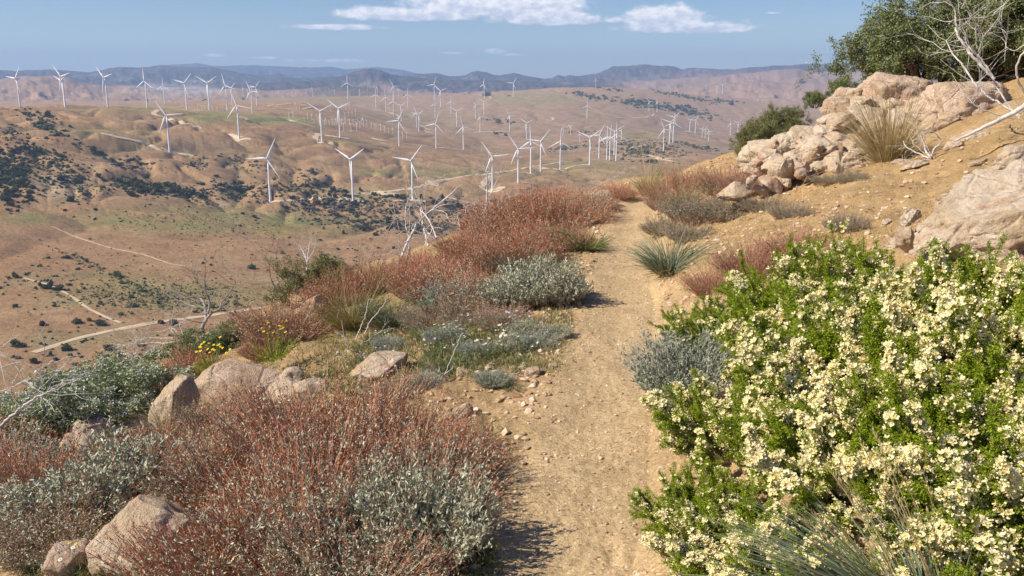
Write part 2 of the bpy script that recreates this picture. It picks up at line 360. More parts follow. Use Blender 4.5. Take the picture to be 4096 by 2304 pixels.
def far_h(x, y):
    r = np.maximum(np.hypot(x, y), 1.0); a = np.arctan2(x, y); lr = np.log(r)
    z = far_base(a, lr)
    amp = (.35 * sstep(300, 700, r) + .65 * sstep(1050, 1350, r)) * (1 - .6 * sstep(3500, 7000, r))
    lft = sstep(.02, -.22, a)
    z = z + amp * (9 * fbm(x / 420, y / 420, 4, .5) - (7 + 5 * lft * sstep(900, 1150, r) * sstep(2300, 1700, r)) * (1 - np.abs(perlin(x / 190 + 3.3 + .5 * perlin(x / 300, y / 300), y / 330 + 1.2 + .4 * perlin(x / 260 + 7, y / 260))) * 2.2).clip(0, 1) ** 2
                   + 2.2 * fbm(x / 70, y / 70, 4) - 1.6 * sstep(2400, 1900, r) * (1 - np.abs(perlin(x / 34 + 1.2 * perlin(x / 50, y / 50), y / 60 + 9)) * 3.0).clip(0, 1) ** 2
                   - (3.5 + 5 * lft * sstep(1150, 1350, r)) * sstep(2600, 1900, r) * sstep(1120, 1350, r) * (1 - np.abs(perlin(x / 75 + .8 * perlin(x / 120, y / 120), y / 130 + 4)) * 2.4).clip(0, 1) ** 1.5)
    zr = np.full(z.shape, -1e9)
    for k, (Rk, wk, ta, tz) in enumerate(_RT):
        cz = np.interp(a, ta, tz)
        wf = wk * np.where(r < Rk, 1.35, 1.0)
        q = (lr - log(Rk) + .02 * fbm(a * 30, lr * 9 + k, 3)) / wf
        pr = np.exp(-np.abs(q) ** 1.5 * 1.3)
        wx = x + Rk * .02 * perlin(x / (Rk * .04), y / (Rk * .04)); gul = sstep(.25, .95, ridged(wx / (Rk * .036) + 4.1 * k, y / (Rk * .055), 5, .5))
        side = np.clip(1 - pr, 0, 1)
        zk = -150 + (cz + 150) * pr * (1 - .62 * np.minimum(side * 1.6, 1) * (1 - gul)) - (cz + 150) * .03 * (1 - gul) * pr + (5.0 * fbm(a * 160, lr * 40 + 5 * k, 3) + 9.0 * fbm(a * 55 + 3 * k, lr * 12, 3)) * pr
        zr = np.maximum(zr, zk)
    t = sstep(5200, 6600, r)
    return np.where(r > 5200, np.maximum(z, zr * t + z * (1 - t)), z)
def H(x, y, detail=True):
    x = np.asarray(x, float); y = np.asarray(y, float)
    r = np.hypot(x, y); t = sstep(log(19), log(48), np.log(np.maximum(r, .1)))
    if x.ndim == 0: return near_h(x, y, detail) * (1 - t) + far_h(x, y) * t
    z = np.zeros(x.shape); m = t < 1
    if m.any(): z[m] += near_h(x[m], y[m], detail) * (1 - t[m])
    m = t > 0
    if m.any(): z[m] += far_h(x[m], y[m]) * t[m]
    return z
_RS = np.exp(np.linspace(log(1.2), log(7500), 1500))
def hit(px, py, rmin=0.0, rmax=7000):
    """first point of the ground seen through a photo pixel"""
    D = ray(np.atleast_1d(px), np.atleast_1d(py)); hr = np.hypot(D[:, 0], D[:, 1]); D = D / hr[:, None]
    rs = _RS[(_RS > rmin) & (_RS < rmax)]; out = np.full((len(D), 3), np.nan)
    for i in range(0, len(D), 400):
        d = D[i:i + 400]; P = CAM + d[:, None, :] * rs[None, :, None]
        dz = P[..., 2] - H(P[..., 0], P[..., 1], False)
        below = dz < 0; k = np.argmax(below, 1); ok = below.any(1) & (k > 0)
        j = np.arange(len(d)); k0 = np.maximum(k - 1, 0)
        f = dz[j, k0] / (dz[j, k0] - dz[j, k] + 1e-12); rr = rs[k0] + (rs[k] - rs[k0]) * f
        q = CAM + d * rr[:, None]; q[:, 2] = H(q[:, 0], q[:, 1]); q[~ok] = np.nan
        out[i:i + 400] = q
    return out

# ------------------------------------------------------------------ materials
def mat(name, build, rough=.9, spec=.2):
    m = bpy.data.materials.new(name); m.use_nodes = True; t = NT(m.node_tree)
    b = t.n['Principled BSDF']; b.inputs['Roughness'].default_value = rough
    b.inputs['Specular IOR Level'].default_value = spec
    build(t, b); return m
def simple(col, rough=.6, spec=.3):
    def f(t, b): b.inputs['Base Color'].default_value = (*col, 1)
    return f
def vary(cols, rough=.8, spec=.15, transl=0.0, hv=.0):
    """colour picked per leaf or stem by island"""
    def f(t, b):
        g = t.node('ShaderNodeNewGeometry'); n = len(cols)
        c = t.ramp(g.outputs['Random Per Island'], [(i / max(n - 1, 1), cols[i]) for i in range(n)])
        t.link(c, b.inputs['Base Color'])
        if transl > 0:
            tr = t.node('ShaderNodeBsdfTranslucent'); t.link(c, tr.inputs['Color'])
            mx = t.node('ShaderNodeMixShader'); mx.inputs[0].default_value = transl
            t.link(b.outputs[0], mx.inputs[1]); t.link(tr.outputs[0], mx.inputs[2])
            t.link(mx.outputs[0], t.n['Material Output'].inputs[0])
    return f
def _hills(t, b):
    at = t.node('ShaderNodeVertexColor', layer_name='Col'); ge = t.node('ShaderNodeNewGeometry')
    pos = ge.outputs['Position']
    a = t.noise(pos, .03, 6, .7); c = t.noise(pos, .22, 7, .82)
    v = t.maprange(a, .3, .7, .78, 1.22); w = t.maprange(c, .34, .64, 1.25, .66)
    m = t.math('MULTIPLY', v, w)
    col = t.mix(1.0, at.outputs[0], (1, 1, 1), 'MULTIPLY')
    vm = t.node('ShaderNodeVectorMath', operation='SCALE'); t.link(col, vm.inputs[0]); t.link(m, vm.inputs['Scale'])
    t.link(vm.outputs[0], b.inputs['Base Color'])
    bp = t.node('ShaderNodeBump'); bp.inputs['Strength'].default_value = .8; bp.inputs['Distance'].default_value = 2.5
    t.link(c, bp.inputs['Height']); t.link(bp.outputs[0], b.inputs['Normal'])
M_hills = mat('hill_grass', _hills, 1.0, 0.0)
def _ground(t, b):
    at = t.node('ShaderNodeVertexColor', layer_name='Col'); ge = t.node('ShaderNodeNewGeometry'); pos = ge.outputs['Position']
    a = t.noise(pos, 2.2, 6, .65); f = t.noise(pos, 38, 5, .8); g = t.noise(pos, 150, 3, .7)
    vo = t.node('ShaderNodeTexVoronoi'); vo.inputs['Scale'].default_value = 95; t.link(pos, vo.inputs['Vector'])
    vr = t.node('ShaderNodeSeparateXYZ'); t.link(vo.outputs['Color'], vr.inputs[0])
    grain = t.ramp(vr.outputs[0], [(0, (.62, .57, .5)), (.10, (.86, .83, .79)), (.5, (1, 1, 1)), (.82, (1.05, 1.05, 1.02)), (.93, (1.16, 1.17, 1.18)), (1, (1.4, 1.4, 1.4))])
    m = t.math('MULTIPLY', t.maprange(a, .3, .7, .82, 1.15), t.math('MULTIPLY', t.maprange(f, .3, .72, .86, 1.10), t.maprange(g, .3, .7, .90, 1.08)))
    c1 = t.mix(1.0, at.outputs[0], grain, 'MULTIPLY')
    vm = t.node('ShaderNodeVectorMath', operation='SCALE'); t.link(c1, vm.inputs[0]); t.link(m, vm.inputs['Scale'])
    t.link(vm.outputs[0], b.inputs['Base Color'])
    h = t.math('ADD', t.math('MULTIPLY', f, .9), t.math('ADD', t.math('MULTIPLY', g, .35), t.math('MULTIPLY', vr.outputs[0], .10)))
    bp = t.node('ShaderNodeBump'); bp.inputs['Strength'].default_value = .9; bp.inputs['Distance'].default_value = .016
    t.link(h, bp.inputs['Height']); t.link(bp.outputs[0], b.inputs['Normal'])
M_ground = mat('decomposed_granite', _ground, 1.0, 0.0)
M_road = mat('dirt_road', lambda t, b: t.link(t.ramp(t.noise(t.node('ShaderNodeNewGeometry').outputs['Position'], .08, 4), [(.3, (.55, .42, .27)), (.7, (.68, .54, .37))]), b.inputs['Base Color']), 1, 0)
M_white = mat('turbine_white', simple((.82, .83, .84)), .45, .4)
M_greyw = mat('turbine_grey', simple((.66, .68, .7)), .5, .3)

# ------------------------------------------------------------------ ground meshes (polar sheets)
def polar(name, r0, r1, nr, az, mat_, colf, cap=False):
    rs = np.exp(np.linspace(log(r0), log(r1), nr)); A, Rr = np.meshgrid(az, rs, indexing='ij')
    X = Rr * np.sin(A); Y = Rr * np.cos(A); Z = H(X, Y)
    V = np.stack([X, Y, Z], -1).reshape(-1, 3); na = len(az)
    i = np.arange(na - 1)[:, None] * nr + np.arange(nr - 1)[None]
    Fq = np.stack([i, i + nr, i + nr + 1, i + 1], -1).reshape(-1, 4)[:, ::-1]
    Fs = [Fq]
    if cap:
        V = np.vstack([V, [[0, 0, float(H(0., 0.))]]]); c = len(V) - 1
        k = np.arange(na - 1) * nr; Fs.append(np.stack([k + 0 * k, k + nr, np.full(len(k), c)], -1)[:, ::-1])
    return tag(meshobj(name, V, Fs, mat_, smooth=True, attrs={'Col': colf(V)}), kind='structure')
def lerp(a, b, t): return a + (np.asarray(b) - a) * t[:, None]
def ground_col(V):
    x, y = V[:, 0], V[:, 1]; u = x - path_x(y); n = fbm(x * .7, y * .7, 3); n2 = fbm(x * 2.6, y * 2.6, 3)
    c = np.tile(np.array([.53, .37, .195]), (len(V), 1))
    c = lerp(c, (.455, .305, .15), sstep(.35, 1.2, u) * .9)
    c = lerp(c, (.58, .41, .22), sstep(.1, .5, n2) * .5)
    c = lerp(c, (.40, .275, .145), sstep(.28, .8, -u) * (.75 + .4 * n))
    c = lerp(c, (.62, .455, .26), (1 - sstep(.20, .36, np.abs(u))) * .9)
    return c.astype(np.float32)
def inell(px, py, e, soft=.35):
    cx, cy, rx, ry = e[:4]; q = np.sqrt(((px - cx) / rx) ** 2 + ((py - cy) / ry) ** 2); return 1 - sstep(1 - soft, 1 + soft, q)
GREENS = [(900, 470, 180, 22, .75), (1120, 480, 160, 16, .8), (1300, 505, 60, 14, .3), (800, 880, 480, 55, .55), (1250, 900, 240, 50, .4), (640, 1190, 420, 62, .55), (430, 1110, 200, 30, .3),
          (1750, 690, 330, 16, .7), (2150, 395, 190, 26, .5), (2350, 660, 190, 18, .4), (600, 440, 280, 14, .4), (1050, 395, 200, 12, .35), (2560, 545, 180, 16, .4),
          (1500, 780, 280, 22, .35), (330, 1350, 300, 30, .3), (100, 880, 110, 24, .7), (560, 560, 70, 40, .4), (1340, 400, 180, 14, .4), (1700, 470, 300, 20, .25), (1400, 570, 80, 10, .5), (350, 520, 160, 30, .3), (2450, 700, 300, 18, .25)]
def hill_col(V):
    px, py, dep = project(V); x, y = V[:, 0], V[:, 1]; r = np.hypot(x, y)
    n = fbm(x / 300, y / 300, 4); n2 = fbm(x / 60, y / 60, 4)
    c = np.tile(np.array([.43, .262, .140]), (len(V), 1))
    c = lerp(c, (.46, .31, .175), sstep(-.1, .5, n2) * .7)
    c = lerp(c, (.37, .215, .115), sstep(.0, .5, n) * .6)
    c = lerp(c, (.40, .265, .165), sstep(1900, 3600, r) * sstep(1200, 1700, px) * .8)
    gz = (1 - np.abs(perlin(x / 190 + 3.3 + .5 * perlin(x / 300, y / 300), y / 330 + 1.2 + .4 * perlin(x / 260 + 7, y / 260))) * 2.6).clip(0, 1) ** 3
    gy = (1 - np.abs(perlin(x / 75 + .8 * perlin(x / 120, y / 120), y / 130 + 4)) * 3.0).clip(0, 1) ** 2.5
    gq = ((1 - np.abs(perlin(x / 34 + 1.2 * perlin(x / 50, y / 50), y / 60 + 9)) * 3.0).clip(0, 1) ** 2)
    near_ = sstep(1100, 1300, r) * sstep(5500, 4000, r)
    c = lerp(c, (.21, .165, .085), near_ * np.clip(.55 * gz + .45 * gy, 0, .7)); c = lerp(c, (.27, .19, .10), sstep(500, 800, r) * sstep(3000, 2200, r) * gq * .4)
    c = lerp(c, (.55, .42, .26), near_ * sstep(.3, .55, fbm(x / 45 + 5, y / 45, 4)) * sstep(2600, 2000, r) * .55)
    for e in GREENS: c = lerp(c, (.25, .265, .10), inell(px, py, e, .5) * e[4] * np.clip(.8 + 1.1 * n2 + .5 * n, 0, 1.2))
    c = lerp(c, (.46, .34, .08), inell(px, py, (1110, 920, 75, 20), .6) * .32)
    c = lerp(c, (.58, .43, .26), inell(px, py, (230, 750, 110, 70), .5) * np.clip(.5 + n2 * 1.5, 0, 1))
    c = lerp(c, (.36, .34, .18), sstep(.25, .6, fbm(x / 130, y / 130, 3)) * sstep(2500, 1500, r) * .3)
    # mountains: dark chaparral heights with haze blue painted into the colour, bare brown foothills
    m = sstep(6200, 8000, r)
    c = lerp(c, (.34, .22, .155), m)
    c = lerp(c, (.022, .038, .045), m * np.maximum(sstep(9900, 10800, r), sstep(8200, 8600, r) * sstep(2560, 2400, px)) * np.clip(.8 + .6 * n2, 0, 1))
    c = lerp(c, (.07, .075, .055), inell(px, py, (1375, 368, 150, 28), .3) * m * .95)
    c = lerp(c, (.34, .23, .165), inell(px, py, (2980, 330, 500, 45), .4) * sstep(8000, 9500, r) * .5)
    q = inell(px, py, (690, 368, 190, 30), .5) * m; c = lerp(c, (.50, .43, .36), q * np.clip(.75 + 1.6 * fbm(x / 260, y / 260, 3), 0, 1))
    c = lerp(c, (.35, .30, .24), m * sstep(.28, .5, fbm(x / 380 + 9, y / 380, 4)) * .5)
    return c.astype(np.float32)
_azn = np.concatenate([np.linspace(-pi, -.85, 90)[:-1], np.linspace(-.85, .85, 900), np.linspace(.85, pi, 90)[1:]])
ground = polar('ground', .25, 46, 780, _azn, M_ground, ground_col, cap=True)
_azf = np.concatenate([np.linspace(-1.4, -.66, 60)[:-1], np.linspace(-.66, .66, 1150), np.linspace(.66, 1.4, 60)[1:]])
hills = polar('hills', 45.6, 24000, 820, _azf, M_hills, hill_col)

# ------------------------------------------------------------------ dirt tracks draped on the hills
def track(name, pts, width, label=None, rmin=100):
    p = np.array(pts, float); s = np.concatenate([[0], np.cumsum(np.hypot(*np.diff(p, axis=0).T))])
    q = np.linspace(0, s[-1], max(int(s[-1] / 5), 6)); px = np.interp(q, s, p[:, 0]); py = np.interp(q, s, p[:, 1])
    P = hit(px, py, rmin); P = P[~np.isnan(P[:, 0])]
    if len(P) < 3: return
    keep = [0]
    for i in range(1, len(P)):
        g = np.linalg.norm(P[i, :2] - P[keep[-1], :2])
        if 4 < g < 260: keep.append(i)
    P = P[keep]
    if len(P) < 3: return
    for _ in range(3): P[1:-1, :2] = (P[:-2, :2] + 2 * P[1:-1, :2] + P[2:, :2]) / 4
    xy = []
    for i in range(len(P) - 1):
        k = max(int(np.linalg.norm(P[i + 1, :2] - P[i, :2]) / 6), 1)
        for j in range(k): xy.append(P[i, :2] + (P[i + 1, :2] - P[i, :2]) * j / k)
    xy = np.array(xy); d = np.gradient(xy, axis=0); d /= np.linalg.norm(d, axis=1)[:, None] + 1e-9
    nrm = np.stack([-d[:, 1], d[:, 0]], -1); rows = []
    wv = width * (1 + .22 * perlin(np.arange(len(xy)) * .13 + width, np.zeros(len(xy))))
    width_ = 1.25
    for w in (-.5, -.25, 0, .25, .5):
        c = xy + nrm * (w * wv * width_)[:, None]; r = np.hypot(c[:, 0], c[:, 1])
        rows.append(np.column_stack([c, H(c[:, 0], c[:, 1]) + .25 + r * .00022 - (.0 if abs(w) < .4 else .15)]))
    V = np.stack(rows, 1).reshape(-1, 3); n = len(xy)
    i = np.arange(n - 1)[:, None] * 5 + np.arange(4)[None]
    Fq = np.stack([i, i + 1, i + 6, i + 5], -1).reshape(-1, 4)
    return tag(meshobj(name, V, Fq, M_road, smooth=True), kind='structure')
def Zp(z, pts): return [((z - 1) * 1000 + x * _Z, 200 + y * _Z) for x, y in pts]
def Dp(pts): return [(x * 1.59, y * 1.59) for x, y in pts]
track('dirt_road', Dp([(85, 888), (180, 855), (280, 832), (400, 810), (520, 795), (620, 780), (700, 770)]), 4.5)
track('dirt_road', Dp([(60, 700), (130, 718), (180, 745), (220, 775), (270, 800), (320, 818)]), 2.4)
track('dirt_road', Zp(1, [(-40, 500), (20, 505), (10, 525), (60, 555), (200, 610), (330, 655), (450, 690)]), 9)
track('dirt_road', Zp(1, [(940, 780), (1060, 805), (1200, 832), (1340, 868), (1440, 910), (1520, 945), (1600, 962), (1700, 972), (1850, 992)]), 8)
track('dirt_road', Zp(1, [(1500, 560), (1440, 580), (1430, 605), (1500, 622), (1600, 650), (1720, 680), (1920, 738)]), 9)
track('dirt_road', Zp(1, [(2060, 765), (2140, 790), (2200, 818), (2280, 830), (2370, 835)]), 9)
track('dirt_road', Zp(1, [(2240, 625), (2300, 640), (2350, 668)]), 9)
track('dirt_road', Zp(2, [(580, 770), (650, 790), (600, 820), (620, 860), (690, 870), (800, 880)]), 11)
track('dirt_road', Zp(2, [(700, 795), (760, 805), (840, 822), (950, 830)]), 10)
track('dirt_road', Zp(2, [(150, 1425), (280, 1412), (440, 1398), (600, 1390), (760, 1388), (880, 1380), (960, 1352), (1150, 1342), (1350, 1318), (1540, 1290), (1700, 1245), (1850, 1208), (2060, 1175), (2200, 1165), (2370, 1140), (2600, 1100)]), 7)
track('dirt_road', Zp(3, [(0, 1145), (200, 1110), (400, 1080), (560, 1050), (780, 1040)]), 6)
track('dirt_road', Zp(3, [(390, 1105), (480, 1112), (570, 1120), (700, 1085), (840, 1072)]), 6)
track('dirt_road', Zp(2, [(770, 1405), (880, 1415), (970, 1418), (1100, 1415)]), 9)
track('dirt_road', Zp(2, [(1340, 1412), (1440, 1410), (1540, 1408)]), 10)
track('dirt_road', Zp(2, [(2250, 1178), (2200, 1225), (2160, 1280), (2180, 1305), (2260, 1328), (2350, 1320), (2340, 1295), (2290, 1285)]), 9)
track('dirt_road', Zp(2, [(1155, 555), (1240, 575), (1340, 595), (1400, 620), (1380, 650)]), 11)
track('dirt_road', Zp(2, [(1590, 705), (1680, 750), (1790, 765), (2000, 770), (2200, 768), (2440, 760)]), 9)
track('dirt_road', Zp(2, [(230, 620), (400, 665), (600, 720), (640, 730)]), 8)
track('dirt_road', Zp(2, [(1000, 795), (1200, 840), (1500, 885), (1700, 905), (2000, 935), (2400, 975), (2560, 1010)]), 5)
track('dirt_road', Zp(3, [(850, 1030), (1000, 1020), (1500, 1018), (1700, 1020)]), 7)
track('dirt_road', Zp(3, [(1160, 940), (1230, 915), (1370, 885)]), 9)
track('dirt_road', Zp(3, [(1350, 975), (1450, 1000), (1550, 1030), (1660, 1048)]), 7)
track('dirt_road', Zp(3, [(1080, 630), (1200, 640), (1360, 630), (1450, 605), (1430, 590)]), 8)
track('dirt_road', Zp(3, [(2280, 895), (2130, 905), (2110, 925), (2220, 950)]), 10)
track('dirt_road', Zp(3, [(1700, 760), (1830, 775), (2000, 795), (2060, 800)]), 8)
track('dirt_road', Zp(2, [(0, 540), (200, 520), (400, 500), (560, 520), (600, 530), (480, 555)]), 9)
track('dirt_road', Zp(2, [(1800, 440), (1960, 425), (2120, 415), (2260, 440), (2240, 455)]), 9)
track('dirt_road', Zp(3, [(480, 630), (505, 640), (490, 660)]), 9)
track('dirt_road', Dp([(130, 570), (200, 600), (280, 625), (360, 640), (430, 665), (480, 672)]), 1.8)
# turning pads under the front row
def pad(name, px, py, w, l, rot):
    P = hit(px, py, 200)[0]
    if np.isnan(P[0]): return
    n = 12; g = np.linspace(-.5, .5, n); a, b = np.meshgrid(g, g, indexing='ij')
    a2 = a * l; b2 = b * w
    x = P[0] + a2 * cos(rot) - b2 * sin(rot); y = P[1] + a2 * sin(rot) + b2 * cos(rot)
    V = np.stack([x, y, H(x, y) + .28 + np.hypot(x, y) * .0002], -1).reshape(-1, 3)
    i = np.arange(n - 1)[:, None] * n + np.arange(n - 1)[None]
    return tag(meshobj(name, V, np.stack([i, i + n, i + n + 1, i + 1], -1).reshape(-1, 4), M_road, smooth=True), kind='structure')
for a in ((1366, 792, 22, 30, .2), (1420, 795, 12, 20, .1), (1500, 769, 12, 16, 0), (1560, 776, 26, 34, .2), (1728, 734, 18, 26, 0), (1655, 802, 14, 40, 0),
          (1990, 756, 20, 30, 0), (2075, 729, 10, 34, 0), (2125, 695, 10, 34, 0), (2240, 681, 12, 34, 0), (2350, 660, 14, 30, 0), (1083, 810, 12, 30, 0), (680, 612, 12, 30, 0), (1290, 571, 16, 26, 0), (957, 557, 14, 34, 0)):
    pad('gravel_pad', *a)
# ------------------------------------------------------------------ wind turbines
def tube_pts(P, rad, n=8, closed_tip=True):
    """tube along polyline P (k,3) with radii; returns V, F"""
    P = np.asarray(P, float); k = len(P); T_ = np.gradient(P, axis=0); T_ /= np.linalg.norm(T_, axis=1)[:, None] + 1e-9
    ref = np.array([0, 0, 1.]) if abs(T_[0, 2]) < .8 else np.array([1., 0, 0])
    V = []
    nrm = np.cross(T_[0], ref); nrm /= np.linalg.norm(nrm)
    for i in range(k):
        nrm = nrm - T_[i] * nrm.dot(T_[i]); nrm /= np.linalg.norm(nrm) + 1e-9; bn = np.cross(T_[i], nrm)
        a = np.arange(n) / n * 2 * pi
        V.append(P[i] + rad[i] * (np.cos(a)[:, None] * nrm + np.sin(a)[:, None] * bn))
    V = np.concatenate(V); F = []
    i = np.arange(k - 1)[:, None] * n + np.arange(n)[None]; j = np.arange(k - 1)[:, None] * n + (np.arange(n)[None] + 1) % n
    F = np.stack([i, j, j + n, i + n], -1).reshape(-1, 4)
    return V, F
def closed_tube(P, rad, n=8):
    V, F = tube_pts(P, rad, n); V = np.vstack([V, P[0], P[-1]]); a = len(V) - 2; b = a + 1
    q = np.arange(n); F1 = np.stack([np.full(n, a), (q + 1) % n, q], -1); l = len(V) - 2 - n
    F2 = np.stack([np.full(n, b), l + q, l + (q + 1) % n], -1)
    return V, [F, np.vstack([F1, F2])]
def blade(R_=33.0, root=.9, s=1.0, n=8):
    st = [(0.9, .55, .55, 0), (2.2, .55, .5, 0), (5.5, 1.25, .32, .25), (9, 1.35, .25, .2), (16, 1.0, .17, .12), (24, .68, .11, .06), (30, .42, .07, .02), (32.6, .2, .04, 0), (33.0, .05, .02, 0)]
    V = []
    for (z, c, t, tw) in st:
        a = np.arange(n) / n * 2 * pi; cx = c * np.cos(a) * 1.15 + (c * .35 if z > 3 else 0); cy = t * np.sin(a) * 1.5
        V.append(np.stack([cx * cos(tw) - cy * sin(tw), cx * sin(tw) + cy * cos(tw), np.full(n, z)], -1))
    V = np.concatenate(V) * s; k = len(st)
    i = np.arange(k - 1)[:, None] * n + np.arange(n)[None]; j = np.arange(k - 1)[:, None] * n + (np.arange(n)[None] + 1) % n
    F = np.stack([i, j, j + n, i + n], -1).reshape(-1, 4)
    return V, [F, np.array([[*range((k - 1) * n, k * n)]])]
def make_turbine():
    root = empty('wind_turbine')
    zs = np.array([-3, 0, 20, 42, 63.6]); V, F = closed_tube(np.stack([zs * 0, zs * 0, zs], -1), [1.95, 1.9, 1.65, 1.35, 1.1], 16)
    meshobj('tower', V, F, M_white, root, smooth=True)
    # nacelle along local +y (rotor looks to -y)
    pr = [(-2.6, 1.0, 1.2), (-2.2, 1.5, 1.6), (1.5, 1.65, 1.75), (5.6, 1.55, 1.6), (6.6, 1.2, 1.25), (6.9, .7, .8)]
    V = []; n = 12
    for y, w, h in pr:
        a = (np.arange(n) + .5) / n * 2 * pi; sg = lambda q: np.sign(q) * np.abs(q) ** .6
        V.append(np.stack([w * sg(np.cos(a)), np.full(n, y), 65 + .35 + h * sg(np.sin(a))], -1))
    V = np.concatenate(V); k = len(pr); i = np.arange(k - 1)[:, None] * n + np.arange(n)[None]; j = np.arange(k - 1)[:, None] * n + (np.arange(n)[None] + 1) % n
    meshobj('nacelle', V, [np.stack([i, i + n, j + n, j], -1).reshape(-1, 4), np.array([list(range(n)), list(range(k * n - 1, (k - 1) * n - 1, -1))])], M_white, root, smooth=False)
    V, F = closed_tube(np.array([[0, -2.4, 65.2], [0, -3.2, 65.2], [0, -4.3, 65.2], [0, -5.0, 65.2], [0, -5.4, 65.2]]), [1.1, 1.5, 1.35, .8, .15], 12)
    meshobj('hub', V, F, M_white, root, smooth=True)
    BV, BF = blade()
    for k in range(3):
        b = meshobj('blade', BV, BF, M_white, root, smooth=True) if k == 0 else None
        if b is None:
            b = first.copy(); COL.objects.link(b); b.parent = root
        else: first = b
        b.location = (0, -3.9, 65.2)
    return root
proto = make_turbine(); used = False
for (hx, hy, bx, by, ph, lab, yw) in TURB:
    D = ctrl_depth(hx, hy, bx, by); r0 = np.linalg.norm((ray(bx, by) * D)[:2])
    P = hit(bx, by, max(r0 * .6, 900), min(r0 * 1.5, 7400))[0]
    if np.isnan(P[0]):
        P = CAM + ray(bx, by) * D; P[2] = H(P[0], P[1])
    _, _, dep = project(P); s = abs(by - hy) * dep / F_PX / cos(PITCH) / TOWER
    s = float(np.clip(s, .6, 1.8))
    t = proto if not used else dup(proto); used = True
    yaw = radians(yw - 5)                       # rotor axis, from straight at the viewer towards the left
    az_ = atan2(P[0], P[1])
    t.location = P; t.scale = (s, s, s); t.rotation_euler = (0, 0, -yaw - az_ * .4)
    for k, b in enumerate([c for c in t.children if c.name.startswith('blade')]):
        b.rotation_euler = (0, radians(ph + 120 * k), 0)
    tag(t, lab, 'wind turbine', 'large white wind turbines on the hills')
# small old turbines with short towers, one mesh each (a few pixels tall)
def small_mesh(ph, edge=0):
    Vs = []; Fs = []; o = 0
    def add(V, F):
        nonlocal o
        Vs.append(V); Fs.append(F + o); o += len(V)
    zs = np.array([-2, 0, 12, 24.]); add(*tube_pts(np.stack([zs * 0, zs * 0, zs], -1), [.95, .9, .7, .55], 6))
    ys = np.array([-1.8, -1.2, 1.8, 3.0]); add(*tube_pts(np.stack([ys * 0, ys, ys * 0 + 24.6], -1), [.2, .9, .9, .3], 6))
    for k in range(3):
        a = ph + k * 2 * pi / 3; z = np.array([0, 2.5, 6, 9.5]); V, F = tube_pts(np.stack([z * 0, z * 0, z], -1), [.35, .75, .5, .12], 5)
        V[:, 1] *= .35; c, s_ = cos(a), sin(a)
        V = np.stack([V[:, 0] * c + V[:, 2] * s_, V[:, 1] - 1.8, -V[:, 0] * s_ + V[:, 2] * c + 24.6], -1); add(V, F)
    me = meshobj('small_wind_turbine', np.concatenate(Vs), np.concatenate(Fs), M_white); return me
protos = [small_mesh(p) for p in (0., .5, 1.0, 1.6)]; first_used = [False] * 4
SM = []
SM += [(2, x, y, b, 'c') for x, y, b in ((752,530,575),(825,517,550),(860,515,550),(897,512,555),(930,515,558),(988,570,612),(955,580,620),(922,580,620),(887,590,630),(365,588,640),(402,580,632),(541,600,650),(578,605,655),(625,607,655),(598,650,685),(650,630,690),(648,672,695),(710,642,690),(697,680,700),(742,688,705),(770,645,700),(790,690,705),(805,650,700),(858,650,700),(877,690,760),(892,645,690),(930,655,700),(945,695,765),(965,655,700),(1000,690,757),(1005,650,700),(1030,670,730),(1045,655,700),(1060,640,715),(1093,660,715),(1137,680,728),(1165,690,735),(1178,695,740),(1222,700,755),(1260,718,770),(1298,735,780),(1335,735,787),(508,658,675),(1387,765,800),(1428,775,832),(1465,780,832))]
SM += [(1, x, y, y + d, 'q') for x, y, d in ((1220,410,18),(1415,400,22),(1350,485,18),(1410,460,20),(1465,450,22),(1490,465,20),(1520,455,22),(1580,480,20),(1640,490,18),(1700,500,18),(1850,520,20),(1872,525,18),(1890,540,18),(1915,530,20),(1940,528,18),(1985,518,24),(1990,542,20),(2030,545,20),(2085,545,20),(2130,550,18),(400,450,14),(460,435,16),(520,455,14),(572,430,16),(640,440,14),(2275,360,75),(2318,372,70),(2360,355,80),(2545,390,24))]
SM += [(2, x, y, y + d, 'b') for x, y, d in ((460,350,22),(497,350,22),(527,380,22),(565,380,22),(600,392,20),(616,372,22),(645,360,20),(687,335,22),(702,335,22),(740,355,22),(776,345,22),(706,375,20),(793,380,40),(210,395,24),(393,390,40),(1055,330,45),(1098,345,40),(1462,325,40),(1430,350,50),(1515,345,62),(1520,370,40),(1610,380,20),(1390,370,62),(2080,335,18),(2055,330,18),(2100,330,18),(2120,340,16),(1975,470,12),(2270,398,12),(1840,335,18),(1540,440,10),(420,505,12),(440,550,14),(465,548,16),(1650,385,14),(1680,390,14))]
SM += [(3, x, y, y + d, 'r') for x, y, d in ((590,738,72),(660,715,80),(745,790,72),(1135,755,88),(1888,738,77),(1917,742,80),(1950,762,88),(800,290,22),(965,310,20),(975,320,16),(1485,345,12),(1520,340,14),(1610,352,14),(1640,350,14),(1665,335,16),(1695,350,14),(1890,352,14),(2026,340,70))]
LBL = {'c': ('short old wind turbine in the dense field of small turbines on the reddish ground', 'small turbines in the dense centre field'),
       'q': ('tiny white wind turbine on the low ground behind the left ridge', 'tiny turbines behind the left ridge'),
       'b': ('tiny distant wind turbine along the foot of the blue mountains', 'tiny turbines below the blue mountains'),
       'r': ('small distant wind turbine on the right side of the valley', 'small turbines on the right side')}
rnd = random.Random(5)
